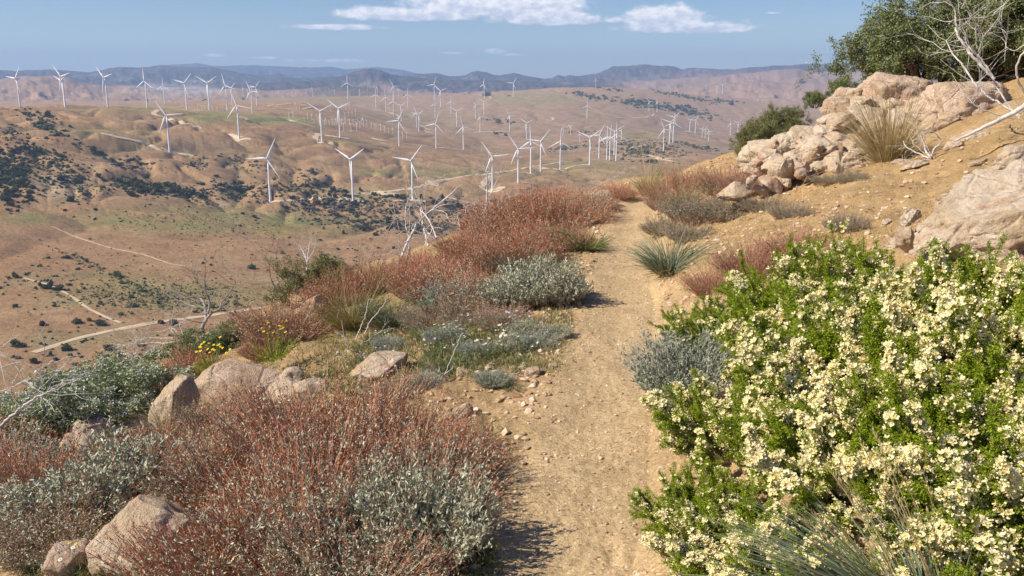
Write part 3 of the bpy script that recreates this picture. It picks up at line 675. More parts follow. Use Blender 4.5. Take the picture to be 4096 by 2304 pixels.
for (z, hx, hy, by, g) in SM:
    hx_, hy_, bx_, by_ = zz(z, hx, hy, hx, by)
    P = hit(bx_, by_, 1500, 7400)[0]
    if np.isnan(P[0]): continue
    _, _, dep = project(P); s = float(np.clip((by_ - hy_) * dep / F_PX / 24.6, .45, 2.6)); k = rnd.randrange(4)
    t = protos[k] if not first_used[k] else dup(protos[k]); first_used[k] = True
    t.location = P; t.scale = (s, s, s); t.rotation_euler = (0, 0, -radians(rnd.choice([10, 20, 35, 60])) )
    tag(t, LBL[g][0], 'wind turbine', LBL[g][1])
# ------------------------------------------------------------------ vegetation materials
M_bush = mat('far_bush_green', vary([(.05, .065, .032), (.08, .095, .042), (.065, .075, .045), (.115, .12, .065)]), 1, 0)
M_oliveb = mat('far_bush_olive', vary([(.09, .11, .04), (.13, .14, .06), (.10, .12, .06), (.16, .15, .08)]), 1, 0)
M_greyb = mat('far_bush_grey', vary([(.11, .10, .08), (.16, .13, .10), (.09, .085, .06)]), 1, 0)
M_redstem = mat('rust_stems', vary([(.35, .10, .055), (.54, .23, .14), (.43, .14, .08), (.64, .41, .25), (.28, .085, .05), (.49, .18, .10), (.58, .34, .18)]), .8, .1)
M_pinkstem = mat('pale_rust_stems', vary([(.42, .17, .11), (.50, .27, .17), (.36, .13, .09), (.55, .36, .22)]), .8, .1)
M_silver = mat('silver_leaves', vary([(.28, .30, .19), (.48, .50, .36), (.37, .39, .27), (.64, .65, .50)], transl=0), .6, .3)
M_sage = mat('blue_grey_leaves', vary([(.22, .24, .16), (.33, .35, .25), (.27, .29, .20), (.40, .41, .31)]), .7, .2)
M_leafg = mat('bright_green_leaves', vary([(.18, .25, .012), (.30, .39, .022), (.23, .31, .015), (.40, .46, .05)], transl=.3), .7, .12)
M_leafd = mat('dark_green_leaves', vary([(.11, .145, .04), (.20, .235, .08), (.15, .185, .06), (.32, .34, .18)], transl=.15), .5, .4)
M_leafm = mat('olive_leaves', vary([(.13, .15, .04), (.20, .21, .075), (.25, .25, .11), (.17, .16, .065)], transl=.12), .6, .3)
M_leafw = mat('pale_leaf_green', vary([(.19, .24, .09), (.29, .35, .16), (.40, .45, .28), (.23, .29, .12)], transl=.1), .5, .4)
M_forb = mat('herb_green', vary([(.13, .17, .05), (.20, .24, .08), (.26, .27, .13), (.17, .19, .08)], transl=.2), .7, .2)
M_grassg = mat('green_grass', vary([(.13, .19, .05), (.20, .25, .08), (.27, .29, .11), (.15, .20, .07)], transl=.2), .6, .3)
M_grassb = mat('blue_green_grass', vary([(.13, .18, .10), (.19, .24, .14), (.24, .28, .18), (.32, .33, .21)], transl=.15), .6, .3)
M_grasst = mat('dry_tan_grass', vary([(.42, .31, .14), (.52, .41, .21), (.35, .27, .11), (.60, .48, .28)], transl=.15), .7, .2)
M_grasso = mat('olive_gold_grass', vary([(.27, .23, .07), (.36, .30, .11), (.22, .21, .07), (.44, .36, .17)], transl=.15), .7, .2)
M_petal = mat('cream_petals', vary([(.94, .85, .50), (.97, .91, .63), (.91, .78, .36), (.98, .94, .74)], transl=.3), .6, .2)
M_gold = mat('flower_centres', simple((.78, .52, .08)), .8)
M_yellow = mat('yellow_petals', simple((.85, .60, .02)), .7)
M_whitep = mat('white_petals', vary([(.80, .77, .68), (.74, .70, .66)]), .7)
M_lav = mat('lavender_petals', vary([(.52, .46, .70), (.62, .58, .78)]), .7)
M_twigbr = mat('brown_twigs', vary([(.16, .10, .06), (.24, .16, .10), (.13, .09, .06)]), .9)
def _dead(t, b):
    pos = t.node('ShaderNodeNewGeometry').outputs['Position']
    a = t.noise(pos, 14, 5, .7, .6); c = t.ramp(a, [(.3, (.28, .25, .22)), (.44, (.52, .48, .44)), (.66, (.72, .69, .64))])
    t.link(c, b.inputs['Base Color'])
M_dead = mat('bleached_wood', _dead, .85, .1)
M_deadg = mat('grey_weathered_wood', lambda t, b: t.link(t.ramp(t.noise(t.node('ShaderNodeNewGeometry').outputs['Position'], 11, 4), [(.35, (.17, .15, .13)), (.7, (.42, .39, .36))]), b.inputs['Base Color']), .9, .1)
M_deadd = mat('charred_wood', lambda t, b: t.link(t.ramp(t.noise(t.node('ShaderNodeNewGeometry').outputs['Position'], 9, 4), [(.35, (.07, .06, .05)), (.7, (.26, .23, .20))]), b.inputs['Base Color']), .9, .1)

# ------------------------------------------------------------------ shape helpers for plants
def norm(v): return v / (np.linalg.norm(v, axis=-1, keepdims=True) + 1e-9)
def leaves(C, D, L, Wd, rs, fold=0.0):
    """diamond leaves: base C, axis D, length L, width Wd"""
    n = len(C); D = norm(D); rv = rs.randn(n, 3); S = norm(np.cross(D, rv)); L = np.broadcast_to(L, (n,))[:, None]; Wd = np.broadcast_to(Wd, (n,))[:, None]
    V = np.stack([C, C + D * L * .5 + S * Wd * .5, C + D * L, C + D * L * .5 - S * Wd * .5], 1).reshape(-1, 3)
    return V, np.arange(n * 4).reshape(n, 4)
def stems(P, Rr, m=3):
    """many thin tubes. P (n,k,3) Rr (n,k)"""
    n, k, _ = P.shape; T_ = norm(np.gradient(P, axis=1)); ref = norm(np.random.RandomState(1).randn(n, 1, 3)); A = norm(np.cross(T_, ref)); B = np.cross(T_, A)
    an = np.arange(m) / m * 2 * pi
    V = P[:, :, None] + Rr[:, :, None, None] * (np.cos(an)[None, None, :, None] * A[:, :, None] + np.sin(an)[None, None, :, None] * B[:, :, None])
    V = V.reshape(-1, 3)
    b = (np.arange(n) * k * m)[:, None, None] + (np.arange(k - 1) * m)[None, :, None]; i = np.arange(m)[None, None]; j = (i + 1) % m
    return V, np.stack([b + i, b + j, b + j + m, b + i + m], -1).reshape(-1, 4)
def ribbons(P, Wd, rs):
    n, k, _ = P.shape; T_ = norm(np.gradient(P, axis=1)); S = norm(np.cross(T_, norm(rs.randn(n, 1, 3))))
    V = np.stack([P - S * Wd[:, :, None] * .5, P + S * Wd[:, :, None] * .5], 2).reshape(-1, 3)
    b = (np.arange(n) * k * 2)[:, None] + (np.arange(k - 1) * 2)[None]
    return V, np.stack([b, b + 1, b + 3, b + 2], -1).reshape(-1, 4)
def joinVF(parts):
    Vs, Fs, o = [], [], 0
    for V, F in parts: Vs.append(V); Fs.append(F + o); o += len(V)
    return np.concatenate(Vs), np.concatenate(Fs)
_ico = {}
def ico(sub):
    if sub not in _ico:
        import bmesh
        bm = bmesh.new(); bmesh.ops.create_icosphere(bm, subdivisions=sub, radius=1.0)
        bm.verts.ensure_lookup_table(); V = np.array([v.co[:] for v in bm.verts]); F = np.array([[v.index for v in f.verts] for f in bm.faces]); bm.free(); _ico[sub] = (V, F)
    return _ico[sub]
def n3(V, s, o=4):
    return (fbm(V[:, 0] * s + 3, V[:, 1] * s + 7, o) + fbm(V[:, 1] * s + 13, V[:, 2] * s + 1, o) + fbm(V[:, 2] * s + 29, V[:, 0] * s + 17, o)) / 1.7
def blobs(C, Rd, rs, sub=1, zsq=.8, jit=.35):
    V0, F0 = ico(sub); n = len(C)
    J = 1 + jit * rs.randn(n, len(V0), 1)
    V = C[:, None] + V0[None] * J * (np.asarray(Rd).reshape(n, 1, 1)) * np.array([1, 1, zsq])
    return V.reshape(-1, 3), (F0[None] + (np.arange(n) * len(V0))[:, None, None]).reshape(-1, 3)

# ------------------------------------------------------------------ bushes and trees far out on the hills
REG = [  # cx, cy, rx, ry, rotation, count, size, tone (0 dark, 1 olive, 2 grey)
 (50, 700, 95, 110, 0, 620, 2.8, 0), (180, 500, 90, 36, .45, 170, 2.9, 0), (257, 700, 140, 85, .3, 420, 2.2, 0), (150, 600, 160, 40, .5, 200, 2.4, 0), (556, 748, 130, 30, .12, 330, 2.6, 0),
 (727, 768, 130, 24, .15, 260, 2.4, 0), (945, 760, 130, 40, .1, 320, 2.3, 0), (450, 645, 130, 12, .5, 110, 2.5, 0), (535, 655, 100, 22, .1, 60, 2.8, 2), (790, 655, 60, 28, -.2, 60, 2.0, 0),
 (960, 655, 90, 28, .1, 70, 2.6, 0), (1205, 770, 130, 40, .15, 280, 2.4, 0), (1290, 745, 70, 14, .35, 110, 2.6, 0), (1190, 690, 80, 20, 0, 60, 2.2, 2),
 (1400, 825, 240, 40, .06, 650, 2.1, 2), (1420, 815, 230, 40, .06, 420, 2.2, 0), (1600, 905, 320, 26, .05, 520, 1.9, 2), (1600, 900, 300, 30, .05, 260, 2.2, 0), (1900, 870, 180, 45, .1, 420, 2.2, 0), (1850, 860, 150, 50, .1, 200, 2, 2),
 (2370, 388, 110, 9, .17, 150, 6, 0), (2560, 415, 100, 14, .2, 240, 7, 0), (2720, 440, 150, 17, .18, 340, 7, 0), (2470, 360, 30, 9, .4, 30, 6, 0), (2730, 385, 130, 9, .2, 150, 7, 0), (2880, 405, 80, 8, .1, 60, 7, 0),
 (2350, 342, 70, 7, .2, 70, 7, 0), (2490, 340, 45, 4, -.1, 30, 7, 0), (2570, 590, 140, 30, 0, 620, 3.2, 0), (2500, 615, 120, 12, 0, 160, 3, 0), (2700, 620, 60, 10, 0, 70, 3, 0), (2800, 590, 110, 9, .2, 120, 3.5, 0), (2270, 592, 90, 9, -.12, 120, 3.2, 0),
 (2008, 487, 46, 8, .2, 60, 5, 0), (1990, 536, 26, 5, .1, 16, 5, 0), (2560, 645, 160, 4, .05, 60, 3, 0), (2350, 528, 90, 5, 0, 40, 3.5, 2),
 (650, 1190, 400, 55, .02, 1300, 1.1, 1), (400, 1080, 260, 14, .42, 200, 1.3, 1), (820, 880, 480, 50, .03, 800, .9, 1), (150, 1110, 170, 60, 0, 60, 1.9, 0), (500, 1130, 520, 200, 0, 500, 1.0, 1), (1100, 940, 420, 140, .1, 420, 1.0, 1), (1450, 1050, 280, 80, .1, 120, 1.6, 0), (330, 1400, 360, 80, 0, 160, 1.4, 0),
 (640, 400, 300, 5, 0, 30, 7, 0), (1700, 380, 300, 6, 0, 30, 6, 0)]
rsf = np.random.RandomState(11)
allp = []
for (cx, cy, rx, ry, ro, n, sz, tone) in REG:
    a = rsf.rand(n) * 2 * pi; q = np.sqrt(rsf.rand(n)) * (1 + .35 * rsf.randn(n))
    u = q * np.cos(a) * rx; v = q * np.sin(a) * ry
    px = cx + u * cos(ro) - v * sin(ro); py = cy + u * sin(ro) + v * cos(ro)
    c = perlin(px / 22.0 + 3, py / 11.0) + .9 * perlin(px / 8.0, py / 4.5)
    ok = c > -.2 if tone != 1 else c > -.5
    px, py = px[ok], py[ok]
    P = hit(px, py, 380, 7200); s = .82 * sz * np.exp(.38 * rsf.randn(len(P)))
    for p, q_ in zip(P, s):
        if not np.isnan(p[0]): allp.append((p[0], p[1], p[2], q_, tone))
allp = np.array(allp)
app = allp[:, 3] / np.hypot(allp[:, 0], allp[:, 1]); order = np.argsort(-app)
single = order[:215]; rest = order[215:]
for tone, m, nm, lab in ((0, M_bush, 'scrub', 'dark green chaparral scrub scattered over the hills'), (1, M_oliveb, 'ground_cover', 'low olive green brush speckling the valley floor'), (2, M_greyb, 'scrub', 'grey brown burnt scrub on the slope below the turbines')):
    S = allp[rest]; S = S[S[:, 4] == tone]; rs = np.random.RandomState(3 + tone)
    k = 2 if tone != 1 else 1
    C = np.repeat(S[:, :3], k, 0) + rs.randn(len(S) * k, 3) * np.repeat(S[:, 3], k)[:, None] * [.6, .6, .12]; Rd = np.repeat(S[:, 3], k) * (.55 + .5 * rs.rand(len(C)))
    C[:, 2] += Rd * .35
    V, F = blobs(C, Rd, rs, 1, .75, .22)
    tag(meshobj(nm, V, F, m), lab, 'scrub', kind='stuff')
def bush_proto(m, seed, tall=False):
    rs = np.random.RandomState(seed); root = empty('bush' if not tall else 'pine_tree')
    k = 9; C = rs.randn(k, 3) * [.42, .42, .2] + [0, 0, .55]; Rd = .28 + .25 * rs.rand(k)
    if tall: C = np.stack([rs.randn(k) * .18, rs.randn(k) * .18, np.linspace(.5, 1.9, k)], -1); Rd = np.linspace(.55, .18, k)
    n = 620; j = rs.randint(0, k, n); D = norm(rs.randn(n, 3)); LC = C[j] + D * Rd[j][:, None] * (.8 + .35 * rs.rand(n))[:, None]
    V, F = leaves(LC, norm(D + rs.randn(n, 3) * .7), .26 + .12 * rs.rand(n), .17, rs)
    V2, F2 = blobs(C, Rd * .82, rs, 1, .9, .15)
    o = meshobj('crown', np.vstack([V, V2]), [F, F2 + len(V)], m, root)
    P = np.array([[[0, 0, -.25], [.03, 0, .3], [0, .04, .9 if tall else .5]]]); V, F = stems(P, np.array([[.07, .06, .03]]), 5)
    meshobj('trunk', V, F, M_twigbr, root); return root
BP = {0: [bush_proto(M_bush, 1), bush_proto(M_bush, 2), bush_proto(M_bush, 3)], 1: [bush_proto(M_oliveb, 4), bush_proto(M_oliveb, 5)], 2: [bush_proto(M_greyb, 6)], 3: [bush_proto(M_bush, 7, True), bush_proto(M_bush, 8, True)]}
BU = {k: [False] * len(v) for k, v in BP.items()}
def place_bush(P, s, tone, lab, cat, group):
    k = rnd.randrange(len(BP[tone])); t = BP[tone][k] if not BU[tone][k] else dup(BP[tone][k]); BU[tone][k] = True
    t.location = P; t.scale = (s * rnd.uniform(.85, 1.2), s * rnd.uniform(.85, 1.2), s * rnd.uniform(.75, 1.1)); t.rotation_euler = (0, 0, rnd.uniform(0, 6.28))
    return tag(t, lab, cat, group)
for i in single:
    x, y, z, s, tone = allp[i]; px, py, _ = project(np.array([x, y, z]))
    if py > 860: lab, g = 'small green bush dotted on the valley floor below the green plateau', 'bushes on the valley floor'
    elif px > 2150: lab, g = 'dark oak in the far belt of trees across the brown hills', 'oaks of the far dark belt'
    elif px > 1150: lab, g = 'dark shrub on the scrubby slope under the front row of turbines', 'shrubs below the front row of turbines'
    else: lab, g = 'dark round shrub on the brown gullied hillside on the left', 'shrubs on the left hillside'
    place_bush((x, y, z), s, int(tone), lab, 'bush', g)
def zq(x0, y0, sc, L): return [(x0 + x * sc, y0 + y * sc, s) for x, y, s in L]
NAMED = zq(0, 700, .483, [(555, 690, 2.9), (640, 1225, 3.0), (840, 1240, 4.2), (345, 1245, 3.2), (150, 1420, 4.2), (2085, 775, 3.3), (1015, 900, 1.9), (1195, 862, 1.6), (390, 925, 1.8), (700, 945, 1.7), (535, 295, 2.0), (1240, 250, 2.0), (1205, 265, 1.6), (790, 370, 1.7), (1005, 388, 1.4), (2010, 325, 2.6), (2105, 350, 2.6), (1565, 268, 2.0), (560, 1449, 3.2), (1330, 1225, 2.4), (1430, 1240, 3.6), (1680, 735, 1.6), (1745, 748, 1.5), (125, 1095, 2.2), (450, 1090, 2.2), (530, 955, 1.6), (150, 305, 2.2)])
NAMED += zq(1000, 700, .428, [(875, 545, 2.6), (655, 610, 1.8), (365, 590, 1.4), (970, 890, 2.6), (825, 700, 2.3), (915, 692, 1.4), (955, 690, 1.3), (690, 505, 2.4), (795, 770, 1.5), (1200, 685, 1.8)])
for (px, py, s) in NAMED:
    P = hit(px, py, 380, 3000)[0]
    if np.isnan(P[0]): continue
    pos = 'left part' if px < 450 else ('middle' if px < 1000 else 'right part')
    place_bush(P, s, 0, 'rounded dark green bush with its own shadow standing alone on the valley floor, %s' % pos, 'bush', 'lone bushes on the valley floor, ' + pos)
for (px, py, s) in zq(1000, 700, .428, [(790, 140, 3.2), (1030, 150, 2.8), (1370, 215, 3.6), (1410, 212, 3.3), (1450, 215, 3), (1480, 215, 2.8), (1600, 220, 3.8), (1715, 275, 5.0), (1800, 225, 4.0), (1740, 280, 4), (1830, 295, 4), (1900, 270, 2.6), (1945, 310, 5), (1975, 318, 4), (2045, 355, 4), (2115, 310, 3.6), (2300, 250, 2), (1105, 55, 1.8), (2380, 210, 1.6)]):
    P = hit(px, py, 900, 3000)[0]
    if not np.isnan(P[0]): place_bush(P, s, 3, 'dark pine standing on the slope behind the bleached dead trees', 'tree', 'pines below the front row of turbines')
# ------------------------------------------------------------------ near plants: makers
def at(px, py, rmin=0.0): return hit(px, py, rmin, 44)[0]
def curved(n, rs, r0, h, lean, k=4, up=.5, wind=(0, 0)):
    """n stems out of a base disc r0, height ~h, lean outwards"""
    a = rs.rand(n) * 2 * pi; q = np.sqrt(rs.rand(n)); B = np.stack([np.cos(a) * q * r0, np.sin(a) * q * r0, np.full(n, -.02)], -1)
    out = np.stack([np.cos(a), np.sin(a), np.zeros(n)], -1) * (q * lean * (.5 + .8 * rs.rand(n)))[:, None] + rs.randn(n, 3) * .10 + np.array([wind[0], wind[1], 0])
    D = norm(out + [0, 0, 1.]); ph = rs.rand(3) * 6.28; L = h * (.62 + .45 * rs.rand(n)) * (1 - .35 * q ** 2) * (1 + .22 * np.sin(a * 2 + ph[0] + q * 3) + .14 * np.sin(a * 5 + ph[1]) * q)
    t = np.linspace(0, 1, k)[None, :, None]
    bend = norm(rs.randn(n, 3) + out * 2) * (L * .12)[:, None]; bend[:, 2] *= .3
    return B[:, None] + D[:, None] * L[:, None, None] * t + bend[:, None] * t ** 2, D, L
def along(P, f):
    k = P.shape[1] - 1; x = np.clip(f * k, 0, k - 1e-6); i = x.astype(int); w = (x - i)[:, None]; j = np.arange(len(f))
    return P[j, i] * (1 - w) + P[j, i + 1] * w
def make_buckwheat(seed, w=.5, h=.42, n=620, red=1.0, leaf=13, M_s=None, M_l=None, ll=.018, lw=.0052, lo=.08, hi=.92, name='buckwheat_shrub'):
    rs = np.random.RandomState(seed); root = empty(name)
    P, D, L = curved(n, rs, w * .42, h, 1.05, 5)
    V1, F1 = stems(P, np.tile(np.linspace(.0019, .0009, 5), (n, 1)), 3)
    nt_ = int(n * 4.6 * red); j = rs.randint(0, n, nt_); f = .45 + .55 * rs.rand(nt_); C = along(P[j], f)
    Dv = norm(D[j] + rs.randn(nt_, 3) * .38); Lt = .018 + .04 * rs.rand(nt_)
    V2, F2 = leaves(C, Dv, Lt, .0026, rs)
    n3_ = int(n * 2.0 * red); j = rs.randint(0, n, n3_); C = along(P[j], np.full(n3_, .97)) + rs.randn(n3_, 3) * .012
    V3, F3 = leaves(C, norm(D[j] + rs.randn(n3_, 3) * .6), .008, .006, rs)
    V, F = joinVF([(V1, F1), (V2, F2), (V3, F3)])
    meshobj('stems', V, F, M_s or M_redstem, root)
    nl = int(n * leaf); j = rs.randint(0, n, nl); f = lo + (hi - lo) * rs.rand(nl) ** .8; C = along(P[j], f) + rs.randn(nl, 3) * .004
    V, F = leaves(C, norm(D[j] * .9 + rs.randn(nl, 3) * .75 + [0, 0, .25]), ll * (.7 + .6 * rs.rand(nl)), lw * (.8 + .5 * rs.rand(nl)), rs)
    meshobj('leaves', V, F, M_l or M_silver, root)
    return root
def make_grass(seed, r=.1, h=.4, n=420, m=None, stalks=0, ms=None, wd=.0032, lean=1.1, wind=(0, 0), sh=1.6, name='grass_clump', droop=.5):
    rs = np.random.RandomState(seed); root = empty(name)
    a = rs.rand(n) * 2 * pi; q = np.sqrt(rs.rand(n)); B = np.stack([np.cos(a) * q * r, np.sin(a) * q * r, np.full(n, -.015)], -1)
    ou = np.stack([np.cos(a), np.sin(a), np.zeros(n)], -1); L = h * (.35 + .75 * rs.rand(n)) * (1 + .25 * np.sin(a + seed)); k = 6; t = np.linspace(0, 1, k)[None, :, None]
    D = norm(ou * (lean * (.15 + q * .6))[:, None] + rs.randn(n, 3) * .13 + [wind[0], wind[1], 1.])
    P = B[:, None] + D[:, None] * L[:, None, None] * t + (ou * .5 * droop + np.array([wind[0], wind[1], -.55 * droop]))[:, None] * L[:, None, None] * t ** 2.2 * (.4 + .8 * rs.rand(n))[:, None, None]
    V, F = ribbons(P, np.tile(wd * np.array([1, 1, .9, .7, .45, .1]), (n, 1)), rs)
    meshobj('blades', V, F, m or M_grassg, root)
    nd = max(int(n * .16), 20); a = rs.rand(nd) * 2 * pi; B = np.stack([np.cos(a) * r, np.sin(a) * r, np.full(nd, -.01)], -1); Dd = norm(np.stack([np.cos(a), np.sin(a), .15 + .9 * rs.rand(nd)], -1) + rs.randn(nd, 3) * .25); Ld = h * (.25 + .6 * rs.rand(nd))
    Pd = B[:, None] + Dd[:, None] * Ld[:, None, None] * t + rs.randn(nd, 1, 3) * .12 * Ld[:, None, None] * np.maximum(t - .5, 0) * 2 - np.array([0, 0, .5]) * Ld[:, None, None] * t ** 2 * .5; Pd[:, :, 2] = np.maximum(Pd[:, :, 2], -.01)
    V, F = ribbons(Pd, np.tile(wd * np.array([1, 1, .9, .7, .5, .2]), (nd, 1)), rs); meshobj('dry_blades', V, F, M_grasst, root)
    if stalks:
        a = rs.rand(stalks) * 2 * pi; B = np.stack([np.cos(a) * r * .5, np.sin(a) * r * .5, np.zeros(stalks)], -1)
        D = norm(np.stack([np.cos(a) * .3, np.sin(a) * .3, np.ones(stalks)], -1) + rs.randn(stalks, 3) * .14 + [wind[0] * 1.5, wind[1], 0]); L = h * sh * (.7 + .4 * rs.rand(stalks))
        P = B[:, None] + D[:, None] * L[:, None, None] * t + np.array([wind[0], wind[1], -.15])[None, None] * .5 * L[:, None, None] * t ** 2
        V1, F1 = stems(P, np.tile(np.linspace(.0014, .0009, k), (stalks, 1)), 3)
        ns = stalks * 16; j = rs.randint(0, stalks, ns); C = along(P[j], .7 + .3 * rs.rand(ns)); V2, F2 = leaves(C, norm(D[j] + rs.randn(ns, 3) * .25), .014, .004, rs)
        V, F = joinVF([(V1, F1), (V2, F2)]); meshobj('seed_stalks', V, F, ms or M_grasst, root)
    return root
def grow(rs, start, d, L, r, depth, out, tips, spread=.6, nb=(2, 4), kink=.18, shrink=.68, seg=5, up=.12):
    pts = [np.array(start, float)]; rad = [r]; d = np.array(d, float) / np.linalg.norm(d)
    for i in range(seg):
        d = d + rs.randn(3) * kink + [0, 0, up * .3]; d /= np.linalg.norm(d); pts.append(pts[-1] + d * L / seg); rad.append(r * (1 - .42 * (i + 1) / seg) if depth > 0 else r * (1 - .85 * (i + 1) / seg))
    out.append((np.array(pts), rad)); 
    if depth == 0: tips.append((pts[-1], d)); tips.append((pts[len(pts) // 2], d)); return
    for b in range(rs.randint(nb[0], nb[1] + 1)):
        i = rs.randint(max(1, seg // 2), seg + 1) if b else seg
        nd = d + rs.randn(3) * spread + [0, 0, up]; grow(rs, pts[i], nd, L * shrink * (.75 + .5 * rs.rand()), max(rad[i] * .72, .0012), depth - 1, out, tips, spread, nb, kink, shrink, seg, up)
def branch_mesh(out, n=5):
    parts = []
    for P, r in out: parts.append(tube_pts(P, r, n if r[0] > .006 else 3))
    return joinVF(parts)
def make_leafy(seed, w, h, nstem, depth, m, leafn, ll, lw, clump=.05, spread=.75, twig=None, flowers=0, mf=None, name='green_shrub', r0=.02, up=.1, kink=.18):
    rs = np.random.RandomState(seed); root = empty(name); out = []; tips = []
    for i in range(nstem):
        a = i / nstem * 2 * pi + rs.rand(); e = .25 + .8 * rs.rand(); d = [cos(a) * w / h * e, sin(a) * w / h * e, 1]
        grow(rs, [cos(a) * .06 * w, sin(a) * .06 * w, -.03], d, h * .42, r0 * (.7 + .5 * rs.rand()), depth, out, tips, spread, (2, 4), kink, .66, 4, up)
    V, F = branch_mesh(out, 5); meshobj('branches', V, F, twig or M_twigbr, root)
    TP = np.array([t[0] for t in tips]); TD = np.array([t[1] for t in tips]); k = leafn; n = len(TP) * k; j = np.repeat(np.arange(len(TP)), k)
    C = TP[j] - TD[j] * (rs.rand(n, 1) * clump * 1.8) + rs.randn(n, 3) * clump * .42
    V, F = leaves(C, norm(TD[j] + rs.randn(n, 3) * .9), ll * (.7 + .6 * rs.rand(n)), lw * (.8 + .4 * rs.rand(n)), rs); meshobj('leaves', V, F, m, root)
    if flowers:
        j = rs.permutation(len(TP))[:flowers]; q = 16; jj = np.repeat(j, q); n = len(jj)
        C = TP[jj] + TD[jj] * .01 + norm(rs.randn(n, 3)) * [.028, .028, .014] * rs.rand(n, 1) ** .4
        V, F = leaves(C, norm(rs.randn(n, 3) + [0, 0, 1]), .012, .010, rs); meshobj('flower_heads', V, F, mf or M_whitep, root)
    return root
# cream-flowered shrub: wand branches thick with tiny leaves and five-petalled flowers
def flower_geo(C, N, rs, s=.0112):
    n = len(C); N = norm(N); A = norm(np.cross(N, rs.randn(n, 3))); B = np.cross(N, A); parts = []
    cup = (.35 + .7 * rs.rand(n))[:, None]
    for k in range(5):
        a = 2 * pi * k / 5 + .25 * rs.randn(n); d = np.cos(a)[:, None] * A + np.sin(a)[:, None] * B; sd = np.cross(N, d); dd = d + N * cup; sc = s * (.8 + .35 * rs.rand(n))[:, None]
        parts.append(np.stack([C + dd * sc * .12, C + dd * sc * .6 + sd * sc * .42, C + dd * sc * 1.02 + sd * sc * .12, C + dd * sc * 1.0 - sd * sc * .14, C + dd * sc * .6 - sd * sc * .42], 1))
    V = np.concatenate(parts).reshape(-1, 3); F = np.arange(len(V)).reshape(-1, 5)
    k = 5; a = np.arange(k) / k * 2 * pi; sc = s * .34
    cen = C[:, None] + (np.cos(a)[None, :, None] * A[:, None] + np.sin(a)[None, :, None] * B[:, None]) * sc + N[:, None] * s * .22
    top = C + N * s * .5; V2 = np.concatenate([cen, top[:, None]], 1).reshape(-1, 3); b = (np.arange(n) * 6)[:, None]; i = np.arange(5)[None]
    F2 = np.stack([b + i, b + (i + 1) % 5, np.broadcast_to(b + 5, (n, 5))], -1).reshape(-1, 3)
    return (V, F), (V2, F2)
def make_cream(seed, w=.5, h=.6, nb=85, bloom=1.0, leafd=1.0):
    rs = np.random.RandomState(seed); root = empty('flowering_shrub'); st, sr, LC, LD, FC, FN = [], [], [], [], [], []
    for i in range(nb):
        a = rs.rand() * 2 * pi; q = sqrt(rs.rand()); o = np.array([cos(a), sin(a), 0]); L = h * (.75 + .45 * rs.rand()) * (1 - .25 * q * q)
        d = o * q * 1.15 * w / h * 1.1 + [0, 0, 1] + rs.randn(3) * .13; d /= np.linalg.norm(d); t = np.linspace(0, 1, 6)[:, None]
        P = o * q * w * .22 + d * L * t + np.array([0, 0, 1]) * (.10 * L) * t ** 2 - o * .05 * L * t ** 2 + rs.randn(3) * .03 * t
        st.append(P); sr.append(np.linspace(.0045, .0014, 6))
        sub = [(P, .25, 1.0)]
        for s_ in range(rs.randint(5, 9)):
            f = .3 + .65 * rs.rand(); p0 = along(P[None], np.array([f]))[0]; dd = norm(d * .9 + rs.randn(3) * .75); l = L * (.14 + .22 * rs.rand()) * (1.15 - f * .5)
            Q = p0 + dd * l * t + np.array([0, 0, .25 * l]) * t ** 2; st.append(Q); sr.append(np.linspace(.0022, .0009, 6)); sub.append((Q, .05, 1.0))
        fl = bloom * (rs.rand() < .52) * (.3 + 2.3 * rs.rand())
        for Q, f0, f1 in sub:
            ln = np.linalg.norm(Q[-1] - Q[0]) * (f1 - f0); k = int(ln * 1900 * leafd) + 30; f = f0 + (f1 - f0) * rs.rand(k) ** .8; C = along(np.repeat(Q[None], k, 0), f)
            rr = norm(rs.randn(k, 3)); LC.append(C + rr * .013 * rs.rand(k, 1)); LD.append(norm(rr + d * .5))
            k = int(ln * 62 * fl * 1.15 * (.5 + rs.rand()))
            if k:
                cc_ = .2 + .8 * rs.rand(max(k // 7, 1)); f = np.clip(f0 + (f1 - f0) * (cc_[rs.randint(0, len(cc_), k)] + .05 * rs.randn(k)), 0, 1); C = along(np.repeat(Q[None], k, 0), f); rr = norm(rs.randn(k, 3) + SUN_DIR * .45 + [0, 0, .35] + o * .4); FC.append(C + rr * (.010 + .014 * rs.rand(k, 1))); FN.append(rr)
    V, F = stems(np.array(st), np.array(sr), 4); meshobj('branches', V, F, M_twigbr, root)
    C = np.concatenate(LC); D = np.concatenate(LD); n = len(C); V, F = leaves(C, D, .0105 * (.7 + .6 * rs.rand(n)), .0040 * (.8 + .5 * rs.rand(n)), rs); meshobj('leaves', V, F, M_leafg, root)
    C = np.concatenate(FC); N = np.concatenate(FN); (V, F), (V2, F2) = flower_geo(C, N, rs)
    # pale round buds between the open flowers
    nbud = int(len(C) * .8); VB, FB = blobs(C[:nbud] + rs.randn(nbud, 3) * .013, np.full(nbud, .0034), rs, 1, 1.1, .06)
    fo = meshobj('flowers', np.vstack([V, VB]), [F, FB + len(V)], M_petal, root); meshobj('flower_centres', V2, F2, M_gold, fo)
    return root
